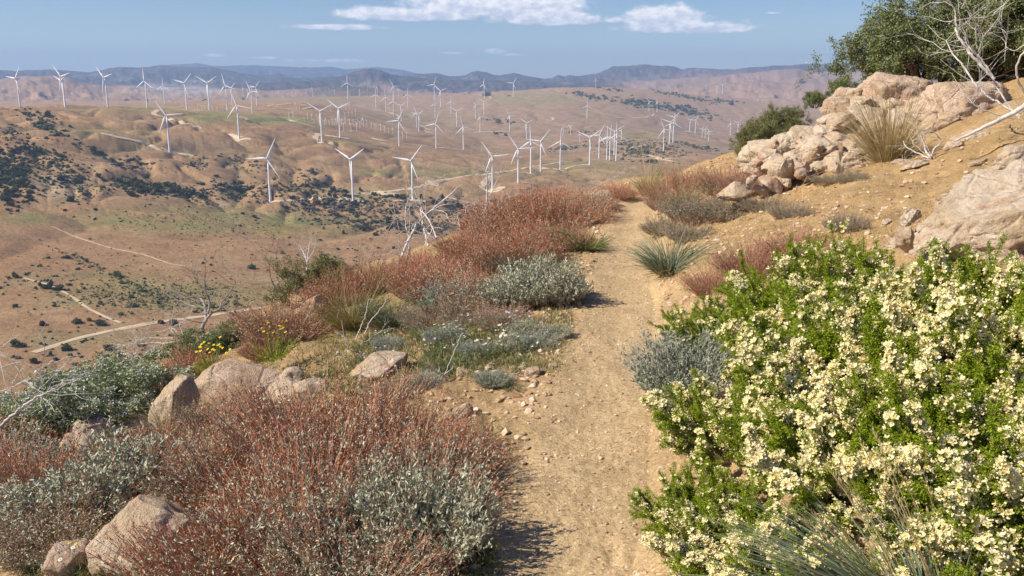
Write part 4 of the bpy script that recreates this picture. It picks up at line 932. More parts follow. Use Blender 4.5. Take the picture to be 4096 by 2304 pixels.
def make_forb(seed, r=.09, h=.08, n=220, fl=0, mf=None, m=None, ll=.022, lw=.0045, name='small_herb', fs=.009, tall=1.5):
    rs = np.random.RandomState(seed); root = empty(name); P, D, L = curved(max(n // 8, 8), rs, r * .6, h, 1.5, 4)
    V1, F1 = stems(P, np.full(P.shape[:2], .0011), 3); j = rs.randint(0, len(P), n); C = along(P[j], rs.rand(n)); V, F = leaves(C, norm(D[j] + rs.randn(n, 3) * .9 + [0, 0, .3]), ll * (.6 + .7 * rs.rand(n)), lw, rs)
    V, F = joinVF([(V1, F1), (V, F)]); meshobj('foliage', V, F, m or M_forb, root)
    if fl:
        a = rs.rand(fl) * 6.28; q = r * rs.rand(fl) ** .5; C = np.stack([np.cos(a) * q, np.sin(a) * q, h * tall * (.6 + .5 * rs.rand(fl))], -1); t = np.linspace(0, 1, 4)[None, :, None]
        B = C * [.5, .5, 0]; V, F = stems(B[:, None] + (C - B)[:, None] * t, np.full((fl, 4), .0009), 3); meshobj('flower_stems', V, F, M_forb, root)
        if fl <= 30: groups = [np.array([q]) for q in range(fl)]
        else: groups = [np.arange(fl)]
        N = norm(rs.randn(fl, 3) * .35 + [0, 0, 1] + SUN_DIR * .5 + [0, -.3, 0]); A = norm(np.cross(N, rs.randn(fl, 3))); B2 = np.cross(N, A)
        for g_ in groups:
            PV = []; Cg, Ng, Ag, Bg = C[g_], N[g_], A[g_], B2[g_]
            for q_ in range(9):
                an = q_ / 9 * 6.283; d = cos(an) * Ag + sin(an) * Bg; s2 = np.cross(Ng, d); PV.append(np.stack([Cg, Cg + d * fs * .7 + s2 * fs * .3, Cg + d * fs * 1.1, Cg + d * fs * .7 - s2 * fs * .3], 1))
            V = np.concatenate(PV).reshape(-1, 3); F = np.arange(len(V)).reshape(-1, 4); V2, F2 = blobs(Cg + Ng * .001, np.full(len(Cg), fs * .33), rs, 1, .8, .05)
            meshobj('flower' if fl <= 30 else 'flower_heads', np.vstack([V, V2]), [F, F2 + len(V)], [mf or M_whitep, M_gold], root, mi=[0] * len(F) + [1] * len(F2))
    return root
# ------------------------------------------------------------------ rocks
def _rock(cols):
    def f(t, b):
        tcn = t.node('ShaderNodeTexCoord'); oi = t.node('ShaderNodeObjectInfo'); ad = t.node('ShaderNodeVectorMath', operation='ADD'); t.link(t.node('ShaderNodeNewGeometry').outputs['Position'], ad.inputs[0])
        sc = t.node('ShaderNodeVectorMath', operation='SCALE'); sc.inputs[0].default_value = (9, 5, 7); t.link(oi.outputs['Random'], sc.inputs['Scale']); t.link(sc.outputs[0], ad.inputs[1]); v = ad.outputs[0]
        a = t.noise(v, 2.6, 6, .65, .6); g = t.noise(v, 24, 6, .75); h = t.noise(v, 90, 3, .7)
        c = t.ramp(a, [(.3, cols[0]), (.44, cols[1]), (.55, cols[2]), (.68, cols[3])])
        m = t.math('MULTIPLY', t.maprange(g, .3, .7, .78, 1.18), t.maprange(h, .3, .7, .86, 1.12))
        vm = t.node('ShaderNodeVectorMath', operation='SCALE'); t.link(c, vm.inputs[0]); t.link(m, vm.inputs['Scale']); t.link(vm.outputs[0], b.inputs['Base Color'])
        vo = t.node('ShaderNodeTexVoronoi', feature='DISTANCE_TO_EDGE'); vo.inputs['Scale'].default_value = 3.2; t.link(v, vo.inputs['Vector'])
        cr = t.maprange(vo.outputs[0], 0, .045, 0, 1)
        hh = t.math('ADD', t.math('MULTIPLY', g, 1.0), t.math('ADD', t.math('MULTIPLY', h, .3), t.math('MULTIPLY', cr, .35)))
        bp = t.node('ShaderNodeBump'); bp.inputs['Strength'].default_value = .9; bp.inputs['Distance'].default_value = .045; t.link(hh, bp.inputs['Height']); t.link(bp.outputs[0], b.inputs['Normal'])
    return f
M_rock = mat('granite_tan', _rock([(.50, .35, .22), (.64, .48, .32), (.72, .57, .41), (.60, .39, .24)]), .95, .1)
M_rockp = mat('granite_pink', _rock([(.47, .31, .19), (.60, .43, .30), (.70, .54, .39), (.52, .34, .22)]), .95, .1)
M_rockw = mat('granite_white', _rock([(.52, .37, .22), (.64, .49, .33), (.74, .61, .46), (.58, .38, .24)]), .95, .1)
def rock_geo(seed, size=(1, 1, 1), ang=.5, sub=4, rough=.10, cuts=14):
    rs = np.random.RandomState(seed); V, F = ico(sub); V = V.copy()
    for i in range(cuts):
        n = norm(rs.randn(3)); d = .62 + .28 * rs.rand(); V = V - (np.maximum(V @ n - d, 0) * ang)[:, None] * n
    V = V * (1 + rough * n3(V + seed * 1.7, 1.3, 3) + .45 * rough * n3(V + seed, 4.0, 4) + (.10 if rough < .14 else .28) * rough * n3(V - seed, 12, 4))[:, None]
    return V * np.array(size), F
def rock_at(P, size, seed, m, rot=None, ang=.85, sub=4, name='boulder', sink=.35, rough=.12, tilt=.25):
    V, F = rock_geo(seed, size, ang, sub, rough); rs = np.random.RandomState(seed + 99); o = meshobj(name, V, F, m, smooth=True)
    o.location = (P[0], P[1], P[2] + size[2] * (1 - 2 * sink)); o.rotation_euler = rot or (rs.randn() * tilt, rs.randn() * tilt, rs.rand() * 6.28)
    return o
# ------------------------------------------------------------------ hand-traced dead wood, given depth
def deadwood(name, lines, x0, y0, sc, base, rmul=1.0, seed=0, m=None, twigs=0, wob=.10, depth=None, tl=.16, minr=.0022):
    """lines: [(x,y,r)...] in a zoomed view; base: pixel whose ground point gives the distance"""
    rs = np.random.RandomState(seed)
    if depth is None:
        P0 = at(*base); _, _, D = project(P0)
        if np.isnan(D): D = 12.5; print('MISS', name, base)
    else: D = depth
    P0 = CAM + ray(*base) * D; root = empty(name, P0); segs = []; pts_all = []
    for ln in lines:
        p = np.array([(*q, 3)[:3] for q in ln], float); k = max(len(p) * 4, 8); s = np.concatenate([[0], np.cumsum(np.hypot(*np.diff(p[:, :2], axis=0).T))]); u = np.linspace(0, s[-1], k)
        X = np.interp(u, s, p[:, 0]); Y = np.interp(u, s, p[:, 1]); Rd = np.interp(u, s, p[:, 2])
        Xs = X.copy(); Ys = Y.copy(); Xs[1:-1] = (X[:-2] + 2 * X[1:-1] + X[2:]) / 4; Ys[1:-1] = (Y[:-2] + 2 * Y[1:-1] + Y[2:]) / 4
        Lm = s[-1] * sc * D / F_PX
        dz = (rs.randn() * .35 * Lm) * (u / s[-1]) + np.convolve(rs.randn(k) * wob * .08, np.ones(4) / 4, 'same')
        px = x0 + Xs * sc; py = y0 + Ys * sc
        P = CAM + ray(px, py) * (D + dz)[:, None]; P = P + rs.randn(k, 3) * .003
        r = np.maximum(Rd * sc * (D) / F_PX * .5 * rmul, minr); segs.append((P - P0, list(r))); pts_all.append((P - P0, r))
    out = []; tips = []
    for i in range(twigs):
        P, r = pts_all[rs.randint(len(pts_all))]; k = rs.randint(len(P) // 2, len(P)); d = norm(P[k] - P[k - 1] + rs.randn(3) * .6 * np.linalg.norm(P[k] - P[k - 1]))
        grow(rs, P[k], d + rs.randn(3) * .5, tl * (.5 + rs.rand()), max(r[k] * .5, minr), rs.randint(0, 3), out, tips, .6, (1, 3), .2, .7, 4, .1)
    if len(out) < 100: segs = segs + out; out = []
    V, F = branch_mesh(segs, 7); meshobj('branches', V, F, m or M_dead, root, smooth=True)
    if out:
        V, F = branch_mesh(out, 4); meshobj('twigs', V, F, m or M_dead, root)
    return root
# ------------------------------------------------------------------ near plants: placing them
class Pool:
    def __init__(s, makers): s.p = [m() for m in makers]; s.u = [False] * len(s.p)
    def put(s, u, v, sc=1.0, k=None, zs=1.0, rot=None, label=None, cat='shrub', group=None, P=None, tilt=(0, 0), rmin=0.0):
        if P is None: P = at(u * 1.59, v * 1.59, rmin)
        if np.isnan(P[0]): print('MISS', label); return
        k = rnd.randrange(len(s.p)) if k is None else k % len(s.p)
        t = s.p[k] if not s.u[k] else dup(s.p[k]); s.u[k] = True
        t.location = P; t.scale = (sc, sc, sc * zs); t.rotation_euler = (tilt[0], tilt[1], rnd.uniform(0, 6.28) if rot is None else rot)
        return tag(t, label, cat, group)
    def close(s):
        for p, u in zip(s.p, s.u):
            if not u:
                for c in list(p.children):
                    for g in list(c.children): bpy.data.objects.remove(g)
                    bpy.data.objects.remove(c)
                bpy.data.objects.remove(p)
rnd = random.Random(21)
# cream-flowered shrubs on the right
cream = Pool([lambda: make_cream(1, .56, .50, 90, .95), lambda: make_cream(2, .62, .42, 95, 1.5), lambda: make_cream(3, .52, .46, 80, .4), lambda: make_cream(4, .62, .42, 95, 2.0)])
for i, (u, v, sc, k, zs, lab) in enumerate([
    (1985, 870, .9, 0, .95, 'bright green shrub whose leafy tips stand highest against the sandy slope'),
    (2180, 870, .85, 0, .85, 'green shrub with cream flowers behind the others below the bare sandy slope'),
    (2400, 900, .9, 2, .85, 'sparsely flowering green shrub below the pale rock outcrop on the right edge'),
    (2560, 890, .95, 1, .95, 'cream-flowered shrub at the right edge just below the white rocks'),
    (1800, 900, .78, 2, .75, 'low green shrub with almost no flowers beside the trail, behind the grey sage'),
    (2060, 1010, 1.0, 1, 1.0, 'cream-flowered shrub in the middle of the right thicket'),
    (2270, 1040, 1.0, 3, 1.0, 'shrub thick with cream flowers right of the thicket centre'),
    (2500, 1060, 1.05, 3, 1.05, 'heavily flowering shrub at the right edge of the photo'),
    (1860, 1150, .85, 1, .85, 'cream-flowered shrub on the trail side of the thicket, below the grey sage'),
    (2120, 1210, .95, 3, .95, 'shrub covered with cream blossom in the lower middle of the thicket'),
    (2360, 1230, .9, 3, 1.0, 'shrub covered with cream blossom above the near blue-green grass'),
    (1765, 1335, .58, 2, .7, 'small leafy shrub with few flowers reaching onto the trail edge'),
    (1870, 1440, .68, 1, .75, 'cream-flowered shrub at the bottom edge beside the trail'),
    (2050, 1490, .7, 3, .7, 'cream-flowered shrub at the bottom edge left of the near grass clump'),
    (2330, 1360, .55, 3, .8, 'flowering shrub directly behind the near blue-green grass'),
    (2560, 1330, .85, 1, .95, 'cream-flowered shrub in the lower right corner'),
    (2660, 1480, .8, 1, .8, 'shrub with cream flowers cut off by the bottom edge in the right corner')]):
    cream.put(u, v, sc, k, zs, None, lab, 'shrub', 'cream-flowered shrubs right of the trail')
cream.close()
# rust and silver buckwheat shrubs
bw = Pool([lambda: make_buckwheat(1, .62, .44, 950, 1.0, 20), lambda: make_buckwheat(2, .55, .42, 800, 1.2, 15), lambda: make_buckwheat(3, .6, .38, 800, .7, 28), lambda: make_buckwheat(4, .5, .44, 700, 1.4, 9)])
BWL = [(640, 1260, .92, 0, .95, 'left part of the huge rust red shrub in the foreground, over the pale boulder'), (800, 1180, 1.1, 1, 1.0, 'upper part of the huge foreground shrub with thin rust red stems'),
       (925, 1210, .95, 0, 1.0, 'part of the huge foreground shrub nearest the trail'), (760, 1400, 1.0, 0, 1.0, 'front part of the huge foreground shrub at the bottom edge'), (1040, 1290, .82, 2, 1.05, 'silvery right flank of the huge foreground shrub, shading the trail'),
       (560, 1500, .85, 1, .9, 'rust and silver shrub at the bottom edge in front of the pale boulder'), (900, 1520, .8, 2, .85, 'silver-leaved shrub at the bottom edge below the huge rust shrub'),
       (545, 1060, .62, 2, .85, 'silver and rust shrub beside the tall round boulder'), (720, 1050, .5, 2, .8, 'silvery shrub just above the huge foreground shrub'),
       (110, 1300, .85, 1, 1.0, 'rust red shrub at the left edge below the pale-flowered bush'), (330, 1260, .7, 2, .9, 'rust shrub with green silver leaves just left of the pale boulder'), (180, 1390, .8, 2, .7, 'grey green shrub in the lower left corner'), (10, 1200, 1.0, 1, .8, 'rust shrub cut off by the left edge'),
       (370, 1150, .5, 1, .9, 'rust shrub right of the small cracked boulders'), (390, 1000, .6, 3, .9, 'brown red shrub behind the tall round boulder'), (470, 950, .8, 3, .8, 'dry rust shrub behind the large pinkish boulder'),
       (715, 870, 1.0, 1, .9, 'round rust shrub with olive base behind the large pinkish boulder'), (850, 770, 1.0, 3, .8, 'red shrub behind the tall yellow green grass'), (660, 900, .55, 3, .8, 'small rust shrub on the right shoulder of the large pinkish boulder'), (960, 730, .85, 3, .9, 'red shrub in front of the leaning dead tree'),
       (1100, 710, .9, 3, .9, 'dense red shrub right of the foot of the leaning dead tree'), (1190, 670, 1.1, 3, 1.0, 'red shrub in the middle of the long red thicket'), (1130, 760, 1.1, 1, .9, 'rust and olive shrub in front of the red thicket'), (1270, 610, 1.5, 1, 1.0, 'red shrub at the foot of the upright dead branch'),
       (1360, 590, 1.6, 3, .95, 'big red shrub high in the long red thicket'), (1440, 570, 1.4, 1, .9, 'red shrub at the trail end of the long red thicket'), (1310, 680, 1.2, 3, 1.0, 'pinkish red shrub behind the silver-leaved shrub'), (1200, 780, .95, 2, 1.0, 'dark rust shrub on the left of the silver-leaved shrub'), (1480, 535, 1.2, 2, .7, 'greyish shrub beside the small orange rock'),
       (1010, 700, .7, 1, .9, 'red shrub farthest left of the red thicket, on the slope edge'), (1065, 690, .7, 3, .8, 'dense rust shrub between the foot of the dead tree and the thicket'), (1160, 645, .85, 1, .85, 'rust shrub on the upper edge of the red thicket'), (1225, 590, 1.2, 3, .95, 'tall rust shrub on the upper edge of the red thicket'), (1330, 545, 1.3, 3, .9, 'pinkish rust shrub on the skyline of the red thicket'), (1240, 700, 1.0, 1, 1.0, 'rust shrub in the lower middle of the red thicket'), (1060, 750, .9, 3, 1.0, 'rust shrub between the bunch grasses and the red thicket'), (1400, 640, 1.0, 1, 1.0, 'rust shrub behind the green grass by the trail'),
       (1550, 500, 1.0, 3, .6, 'small distant shrub where the trail passes over the crest'), (1400, 530, 1.4, 3, .6, 'low shrub on the far side of the red thicket')]
for (u, v, sc, k, zs, lab) in BWL: bw.put(u, v, sc * (.88 if v <= 720 and u > 900 else 1), k, zs, None, lab, 'shrub', 'rust red shrubs left of the trail')
bwr = Pool([lambda: make_buckwheat(11, .6, .42, 600, 1.0, 16, M_pinkstem, M_sage, .016, .0045, .1, .8), lambda: make_buckwheat(12, .6, .3, 500, .35, 26, M_pinkstem, M_sage, .018, .005, .15, 1.0), lambda: make_buckwheat(13, .5, .42, 600, 1.4, 5, M_pinkstem, M_sage)])
for (u, v, sc, k, zs, lab) in [(1690, 520, .95, 0, 1.0, 'reddish shrub on the right of the trail near the crest'), (1735, 480, .8, 2, 1.0, 'tall rust shrub behind, on the right near the crest'), (1825, 495, .9, 0, .95, 'pink-tipped shrub with a dark shaded base on the sandy slope'), (1875, 495, .85, 0, .8, 'pink and grey shrub below the left end of the rock outcrop'),
    (1750, 560, .95, 1, 1.1, 'silver grey shrub right of the trail above the blue-green grass'), (1815, 550, .85, 1, 1.0, 'silver grey shrub right of the trail with a few red stems'), (1670, 585, .7, 1, 1.0, 'low silver shrub on the right edge of the trail'), (1730, 600, .65, 1, .9, 'low grey shrub directly behind the blue-green grass'),
    (1920, 530, .6, 1, .8, 'small grey-green shrub alone on the sandy slope'), (1985, 548, .5, 1, .9, 'small grey shrub with two long bare red stalks'), (2075, 462, .45, 1, .7, 'small flat grey shrub under the rock outcrop'), (2143, 455, .5, 1, .9, 'small grey shrub with dark base under the rock outcrop'), (2130, 575, .5, 1, 1, 'small green-grey sprout behind the cream-flowered shrubs'),
    (1900, 690, .8, 2, .9, 'thin pinkish shrub behind the left end of the cream-flowered thicket'), (1800, 730, .6, 2, .9, 'sparse reddish shrub between trail and cream-flowered thicket'), (2010, 640, .8, 2, .8, 'thin reddish stalks among the tips of the cream-flowered shrubs'), (1945, 470, .35, 1, .8, 'tiny grey shrub near the foot of the rock outcrop')]:
    bwr.put(u, v, sc, k, zs, None, lab, 'shrub', 'grey and pink shrubs right of the trail')
sage = Pool([lambda: make_buckwheat(21, .42, .34, 520, .06, 34, M_dead, M_sage, .024, .0058, .2, 1.02, 'sage_shrub'), lambda: make_buckwheat(22, .42, .36, 460, .12, 34, M_redstem, M_silver, .028, .0085, .25, 1.0, 'silver_leaf_shrub')])
sage.put(1740, 990, .95, 0, .95, None, 'pale blue-grey sage shrub leaning onto the trail beside the cream-flowered thicket')
sage.put(1800, 930, .8, 0, .9, None, 'second blue-grey sage shrub, tucked into the cream-flowered thicket')
sage.put(1390, 765, .85, 1, 1.15, None, 'silver-leaved shrub at the left edge of the trail casting a dark shadow')
sage.put(1300, 775, .85, 1, 1.05, None, 'silver-leaved shrub joined to the left of the one at the trail edge')
sage.put(1130, 790, .8, 0, 1.0, None, 'blue-grey shrub behind the white daisies')
sage.put(960, 1370, .8, 1, .95, None, 'silver-leaved shrub low in the foreground with spoon-shaped leaves')
sage.put(1065, 1405, .74, 1, 1.15, None, 'silver-leaved shrub at the trail edge at the bottom of the photo')
sage.put(840, 1440, .75, 1, .9, None, 'silver-leaved shrub at the bottom edge, left of the others')
sage.put(1350, 875, .42, 0, .7, None, 'flat grey-green shrub at the trail edge above the small rocks')
sage.put(1240, 975, .32, 0, .75, None, 'small upright grey-green plant above the loose sand bank')
sage.put(300, 1290, 1.0, 1, .9, None, 'silver green leafy shrub left of the pale foreground boulder')
sage.put(180, 1340, .9, 1, .8, None, 'grey green leafy shrub between the rust shrubs at the lower left')
sage.put(40, 1220, .9, 0, .8, None, 'blue-grey shrub at the left edge among rust shrubs')
sage.put(640, 1090, .5, 0, .8, None, 'blue-grey shrub between the round boulder and the huge rust shrub')
sage.put(1060, 990, .4, 0, .7, None, 'grey leafy plant beside the forked bleached twig')
bw.put(1185, 805, .6, 2, .9, None, 'low rust and grey shrub at the back of the daisy patch', 'shrub')
bw.put(1265, 820, .5, 2, .9, None, 'low dark rust shrub in front of the silver-leaved shrub', 'shrub')
bw.put(1080, 815, .6, 2, .8, None, 'low grey and rust shrub right of the blue-green bunch grass', 'shrub')
bw.put(1000, 1020, .5, 2, .9, None, 'low silver and rust shrub above the huge foreground shrub, near the bleached twig', 'shrub')
bw.put(1130, 1180, .6, 0, .9, None, 'rust stems of a small shrub between the huge shrub and the loose sand', 'shrub')
sage.put(1330, 850, .4, 1, .8, None, 'small silvery plant at the trail edge below the silver-leaved shrub')
for (u, v, sc, k, lab) in [(1120, 870, .45, 0, 'small grey-green tuft of leaves left of the daisy patch'), (1200, 900, .4, 0, 'small grey-green tuft of leaves below the daisy patch'), (1290, 880, .42, 1, 'small silvery tuft below the daisy patch near the trail'), (980, 880, .4, 0, 'small grey tuft above the half-buried pale boulder'), (1400, 850, .3, 1, 'tiny silvery tuft right on the trail edge')]:
    sage.put(u, v, sc, k, .8, None, lab)
# grass
gg = Pool([lambda: make_grass(1, .11, .42, 700, M_grasso, 40, M_grasst, .0034, 1.0, (.12, 0), 1.5)]); gg.put(890, 830, 1.15, 0, 1.05, None, 'tall yellow-green bunch grass with long straw-coloured seed stalks', 'grass'); 
gb = Pool([lambda: make_grass(2, .10, .36, 600, M_grassb, 5, M_grasst, .0042, 1.0, (.05, 0), 1.2), lambda: make_grass(3, .12, .3, 800, M_grassb, 0, None, .0046, 2.0, (-.12, .0), droop=.6)])
gb.put(985, 820, 1.05, 0, .95, None, 'blue-green bunch grass right beside the tall yellow-green one', 'grass')
gb.put(1690, 682, 1.1, 1, 1.5, None, 'blue-green tuft of grass on the right edge of the trail', 'grass')
gb.put(1300, 700, 1.1, 0, .9, None, 'green grass growing up behind the silver-leaved shrub', 'grass')
gn = Pool([lambda: make_grass(4, .09, .34, 620, M_grassb, 22, M_grasst, .0040, 1.3, (-.30, .0), 1.15, droop=.35)]); gn.put(2330, 1560, 1.15, 0, 1.1, 0, 'big blue-green grass clump with straw blades in the lower right corner', 'grass')
gr = Pool([lambda: make_grass(5, .1, .26, 520, M_grassg, 0, None, .0042, 1.9, (-.05, 0), droop=.5)]); gr.put(1468, 632, 1.2, 0, 1.3, None, 'bright green tuft of grass on the left edge of the trail', 'grass'); gr.put(1240, 770, .9, 0, .9, None, 'green grass between the rust shrubs and the daisies', 'grass'); gr.put(1390, 690, .9, 0, 1.0, None, 'green grass leaning out right behind the silver-leaved shrub', 'grass'); gr.put(1080, 845, .7, 0, .9, None, 'short green grass at the left end of the daisy patch', 'grass')
gr.put(1425, 600, 1.1, 0, .9, None, 'smaller green tuft just behind the bright green one', 'grass'); gr.put(1495, 545, 1.1, 0, .8, None, 'small green tuft in front of the small orange rock', 'grass')
gt = Pool([lambda: make_grass(6, .09, .5, 900, M_grasst, 60, M_grasst, .0036, .75, (.06, 0), 1.15, droop=.3), lambda: make_grass(7, .08, .45, 420, M_grasso, 26, M_grasst, .0034, .8, (.03, 0), 1.5)])
gt.put(2235, 402, 1.4, 0, 1.0, None, 'large tan fountain of dry grass in front of the rock outcrop', 'grass'); gt.put(1635, 492, 1.25, 1, 1.1, None, 'yellow-green grass with dry tops at the far end of the trail', 'grass')
gt.put(1860, 665, .45, 0, .7, None, 'thin dry tuft of grass on the sand right of the trail', 'grass'); gt.put(1720, 540, .9, 1, 1, None, 'dry golden grass inside the grey shrubs right of the trail', 'grass'); gt.put(420, 1090, .55, 1, 1, None, 'thin green grass at the foot of the tall round boulder', 'grass')
# herbs and daisies
fb = Pool([lambda: make_forb(1, .12, .09, 420), lambda: make_forb(2, .1, .07, 300, 5), lambda: make_forb(3, .1, .10, 320, 7), lambda: make_forb(4, .10, .10, 260, 6, M_lav, fs=.008), lambda: make_forb(5, .09, .08, 280, 3, M_yellow, fs=.006)])
def herbs(n, cu, cv, ru, rv, ks, smin, smax, lab, grp):
    for _ in range(n):
        a = rnd.uniform(0, 6.28); q = sqrt(rnd.random()); fb.put(cu + ru * q * cos(a), cv + rv * q * sin(a), rnd.uniform(smin, smax), rnd.choice(ks), rnd.uniform(.8, 1.2), None, lab, 'wildflower', grp)
herbs(38, 1230, 850, 130, 60, (0, 0, 1, 2, 3), .7, 1.2, 'low green herb with white daisies in the patch between the silver-leaved shrub and the sand', 'herbs in the daisy patch')
herbs(22, 1040, 880, 150, 55, (0, 0, 1, 3), .7, 1.1, 'low green herb around the half-buried pale boulder in the middle', 'herbs around the half-buried boulder')
herbs(20, 880, 960, 160, 60, (0, 0, 3, 4), .7, 1.1, 'small weedy herb among the stones above the huge rust shrub', 'herbs above the huge rust shrub')
herbs(18, 230, 1420, 200, 60, (0, 0, 1, 4), .8, 1.2, 'leafy green herb with tiny flowers in the lower left corner', 'herbs in the lower left corner')
herbs(8, 540, 1100, 140, 70, (3, 0), .8, 1.1, 'herb with lavender flowers between the shrubs by the tall round boulder', 'lavender herbs by the round boulder')
herbs(8, 900, 790, 110, 40, (3, 1), .8, 1.1, 'herb with small pale flowers at the foot of the bunch grasses', 'herbs at the bunch grasses')
herbs(9, 1150, 1430, 80, 40, (0, 4), .6, .9, 'green herb in the shade of the foreground shrub by the trail', 'herbs shaded by the foreground shrub')
herbs(6, 1300, 900, 60, 30, (0, 1), .7, 1., 'low green herb at the trail edge above the small rocks', 'herbs at the trail edge')
herbs(12, 1110, 930, 60, 30, (0,), .9, 1.3, 'tufted green herb beside the forked bleached twig', 'herbs by the forked twig')
for u, v, s in ((1240, 1085, .8), (1290, 980, .6), (1215, 1060, .7), (1640, 900, .4)): fb.put(u, v, s, 4 if v > 1000 else 0, 1.1, None, 'small green plant with a yellow bud alone on the loose sand' if v > 1000 else 'tiny grey sprig on the loose sand at the trail edge', 'wildflower', 'lone plants on the loose sand' if v > 1000 else 'tiny sprigs at the trail edge')
yf = Pool([lambda: make_forb(8, .10, .12, 320, 22, M_yellow, M_leafg, fs=.008, tall=1.3)])
_pb = at(612 * 1.59, 985 * 1.59); yf.put(0, 0, 1.5, 0, 1.0, None, 'bright yellow flowers just behind the top of the large pinkish boulder', 'wildflower', P=_pb + np.array([.10, .42, .13])); yf.put(0, 0, 1.3, 0, 1.0, None, 'yellow flowers with fresh green leaves left of the large pinkish boulder', 'wildflower', P=_pb + np.array([-.34, .40, .02])); yf.put(520, 945, .9, 0, 1.2, None, 'few yellow flowers farthest left behind the pinkish boulder', 'wildflower')
fb.close()
# leafy shrubs
lw = Pool([lambda: make_leafy(31, 1.0, .62, 13, 4, M_leafw, 13, .024, .011, .04, .75, flowers=480, mf=M_whitep, name='pale_flowered_bush', r0=.012)])
lw.put(210, 1100, 1.0, 0, .85, None, 'grey-green bush with clusters of dull white flowers on the left'); lw.put(320, 1020, .95, 0, .8, None, 'upper bush of the pale-flowered pair, standing against the valley road'); lw.put(90, 1140, .9, 0, .65, None, 'pale-flowered bush at the left edge under the fallen dead tree')
lm = Pool([lambda: make_leafy(41, .9, .8, 12, 4, M_leafm, 16, .022, .010, .045, .7, name='olive_bush', r0=.014), lambda: make_leafy(42, 1.0, .55, 12, 4, M_leafd, 16, .020, .010, .045, .8, name='dark_bush', r0=.012)])
lm.put(795, 775, .75, 0, .95, None, 'olive brown leafy bush with bare stems on the slope edge behind the yellow-green grass'); lm.put(500, 905, .7, 1, .75, None, 'dark green bush in front of the twisted dead bush'); lm.put(575, 870, .6, 1, .7, None, 'dark bush right of the twisted dead bush, behind the yellow flowers'); lm.put(870, 735, .4, 0, .8, None, 'small olive bush right of the larger olive brown bush')

for q in (bw, bwr, sage, gg, gb, gn, gr, gt, yf, lw, lm): q.close()
def cover(n, seed, poly, m, smin, smax, lab):
    rs = np.random.RandomState(seed); us, vs = [], []
    for (cu, cv, ru, rv, w) in poly:
        k = int(n * w); a = rs.rand(k) * 6.28; q = np.sqrt(rs.rand(k)); us.append(cu + ru * q * np.cos(a)); vs.append(cv + rv * q * np.sin(a))
    P = at_many(np.concatenate(us) * 1.59, np.concatenate(vs) * 1.59); P = P[~np.isnan(P[:, 0])]; u = P[:, 0] - path_x(P[:, 1]); P = P[np.abs(u + .0) > .3]
    P = P[perlin(P[:, 0] * 4, P[:, 1] * 4) > -.25]; k = 11; C = np.repeat(P, k, 0) + rs.randn(len(P) * k, 3) * [.022, .022, 0]; n = len(C)
    D = norm(rs.randn(n, 3) * .75 + [0, 0, 1.0]); V, F = leaves(C - [0, 0, .004], D, smin + (smax - smin) * rs.rand(n) ** 2, .0042, rs)
    tag(meshobj('ground_cover', V, F, m), lab, 'ground cover', kind='stuff')
def at_many(px, py): return hit(px, py, 0, 44)
VP = [(1180, 860, 300, 110, .3), (900, 900, 240, 90, .2), (600, 1100, 500, 200, .25), (200, 1350, 260, 120, .15), (1350, 720, 130, 160, .1)]
cover(6500, 5, VP, M_forb, .012, .055, 'low green weeds between the shrubs on the left verge')
cover(2600, 6, VP, M_grasst, .02, .09, 'thin dry straw between the shrubs on the left verge')
cover(1500, 7, [(1850, 640, 180, 120, .5), (2100, 520, 260, 120, .5)], M_grasst, .01, .05, 'sparse dry straw on the sandy slope')
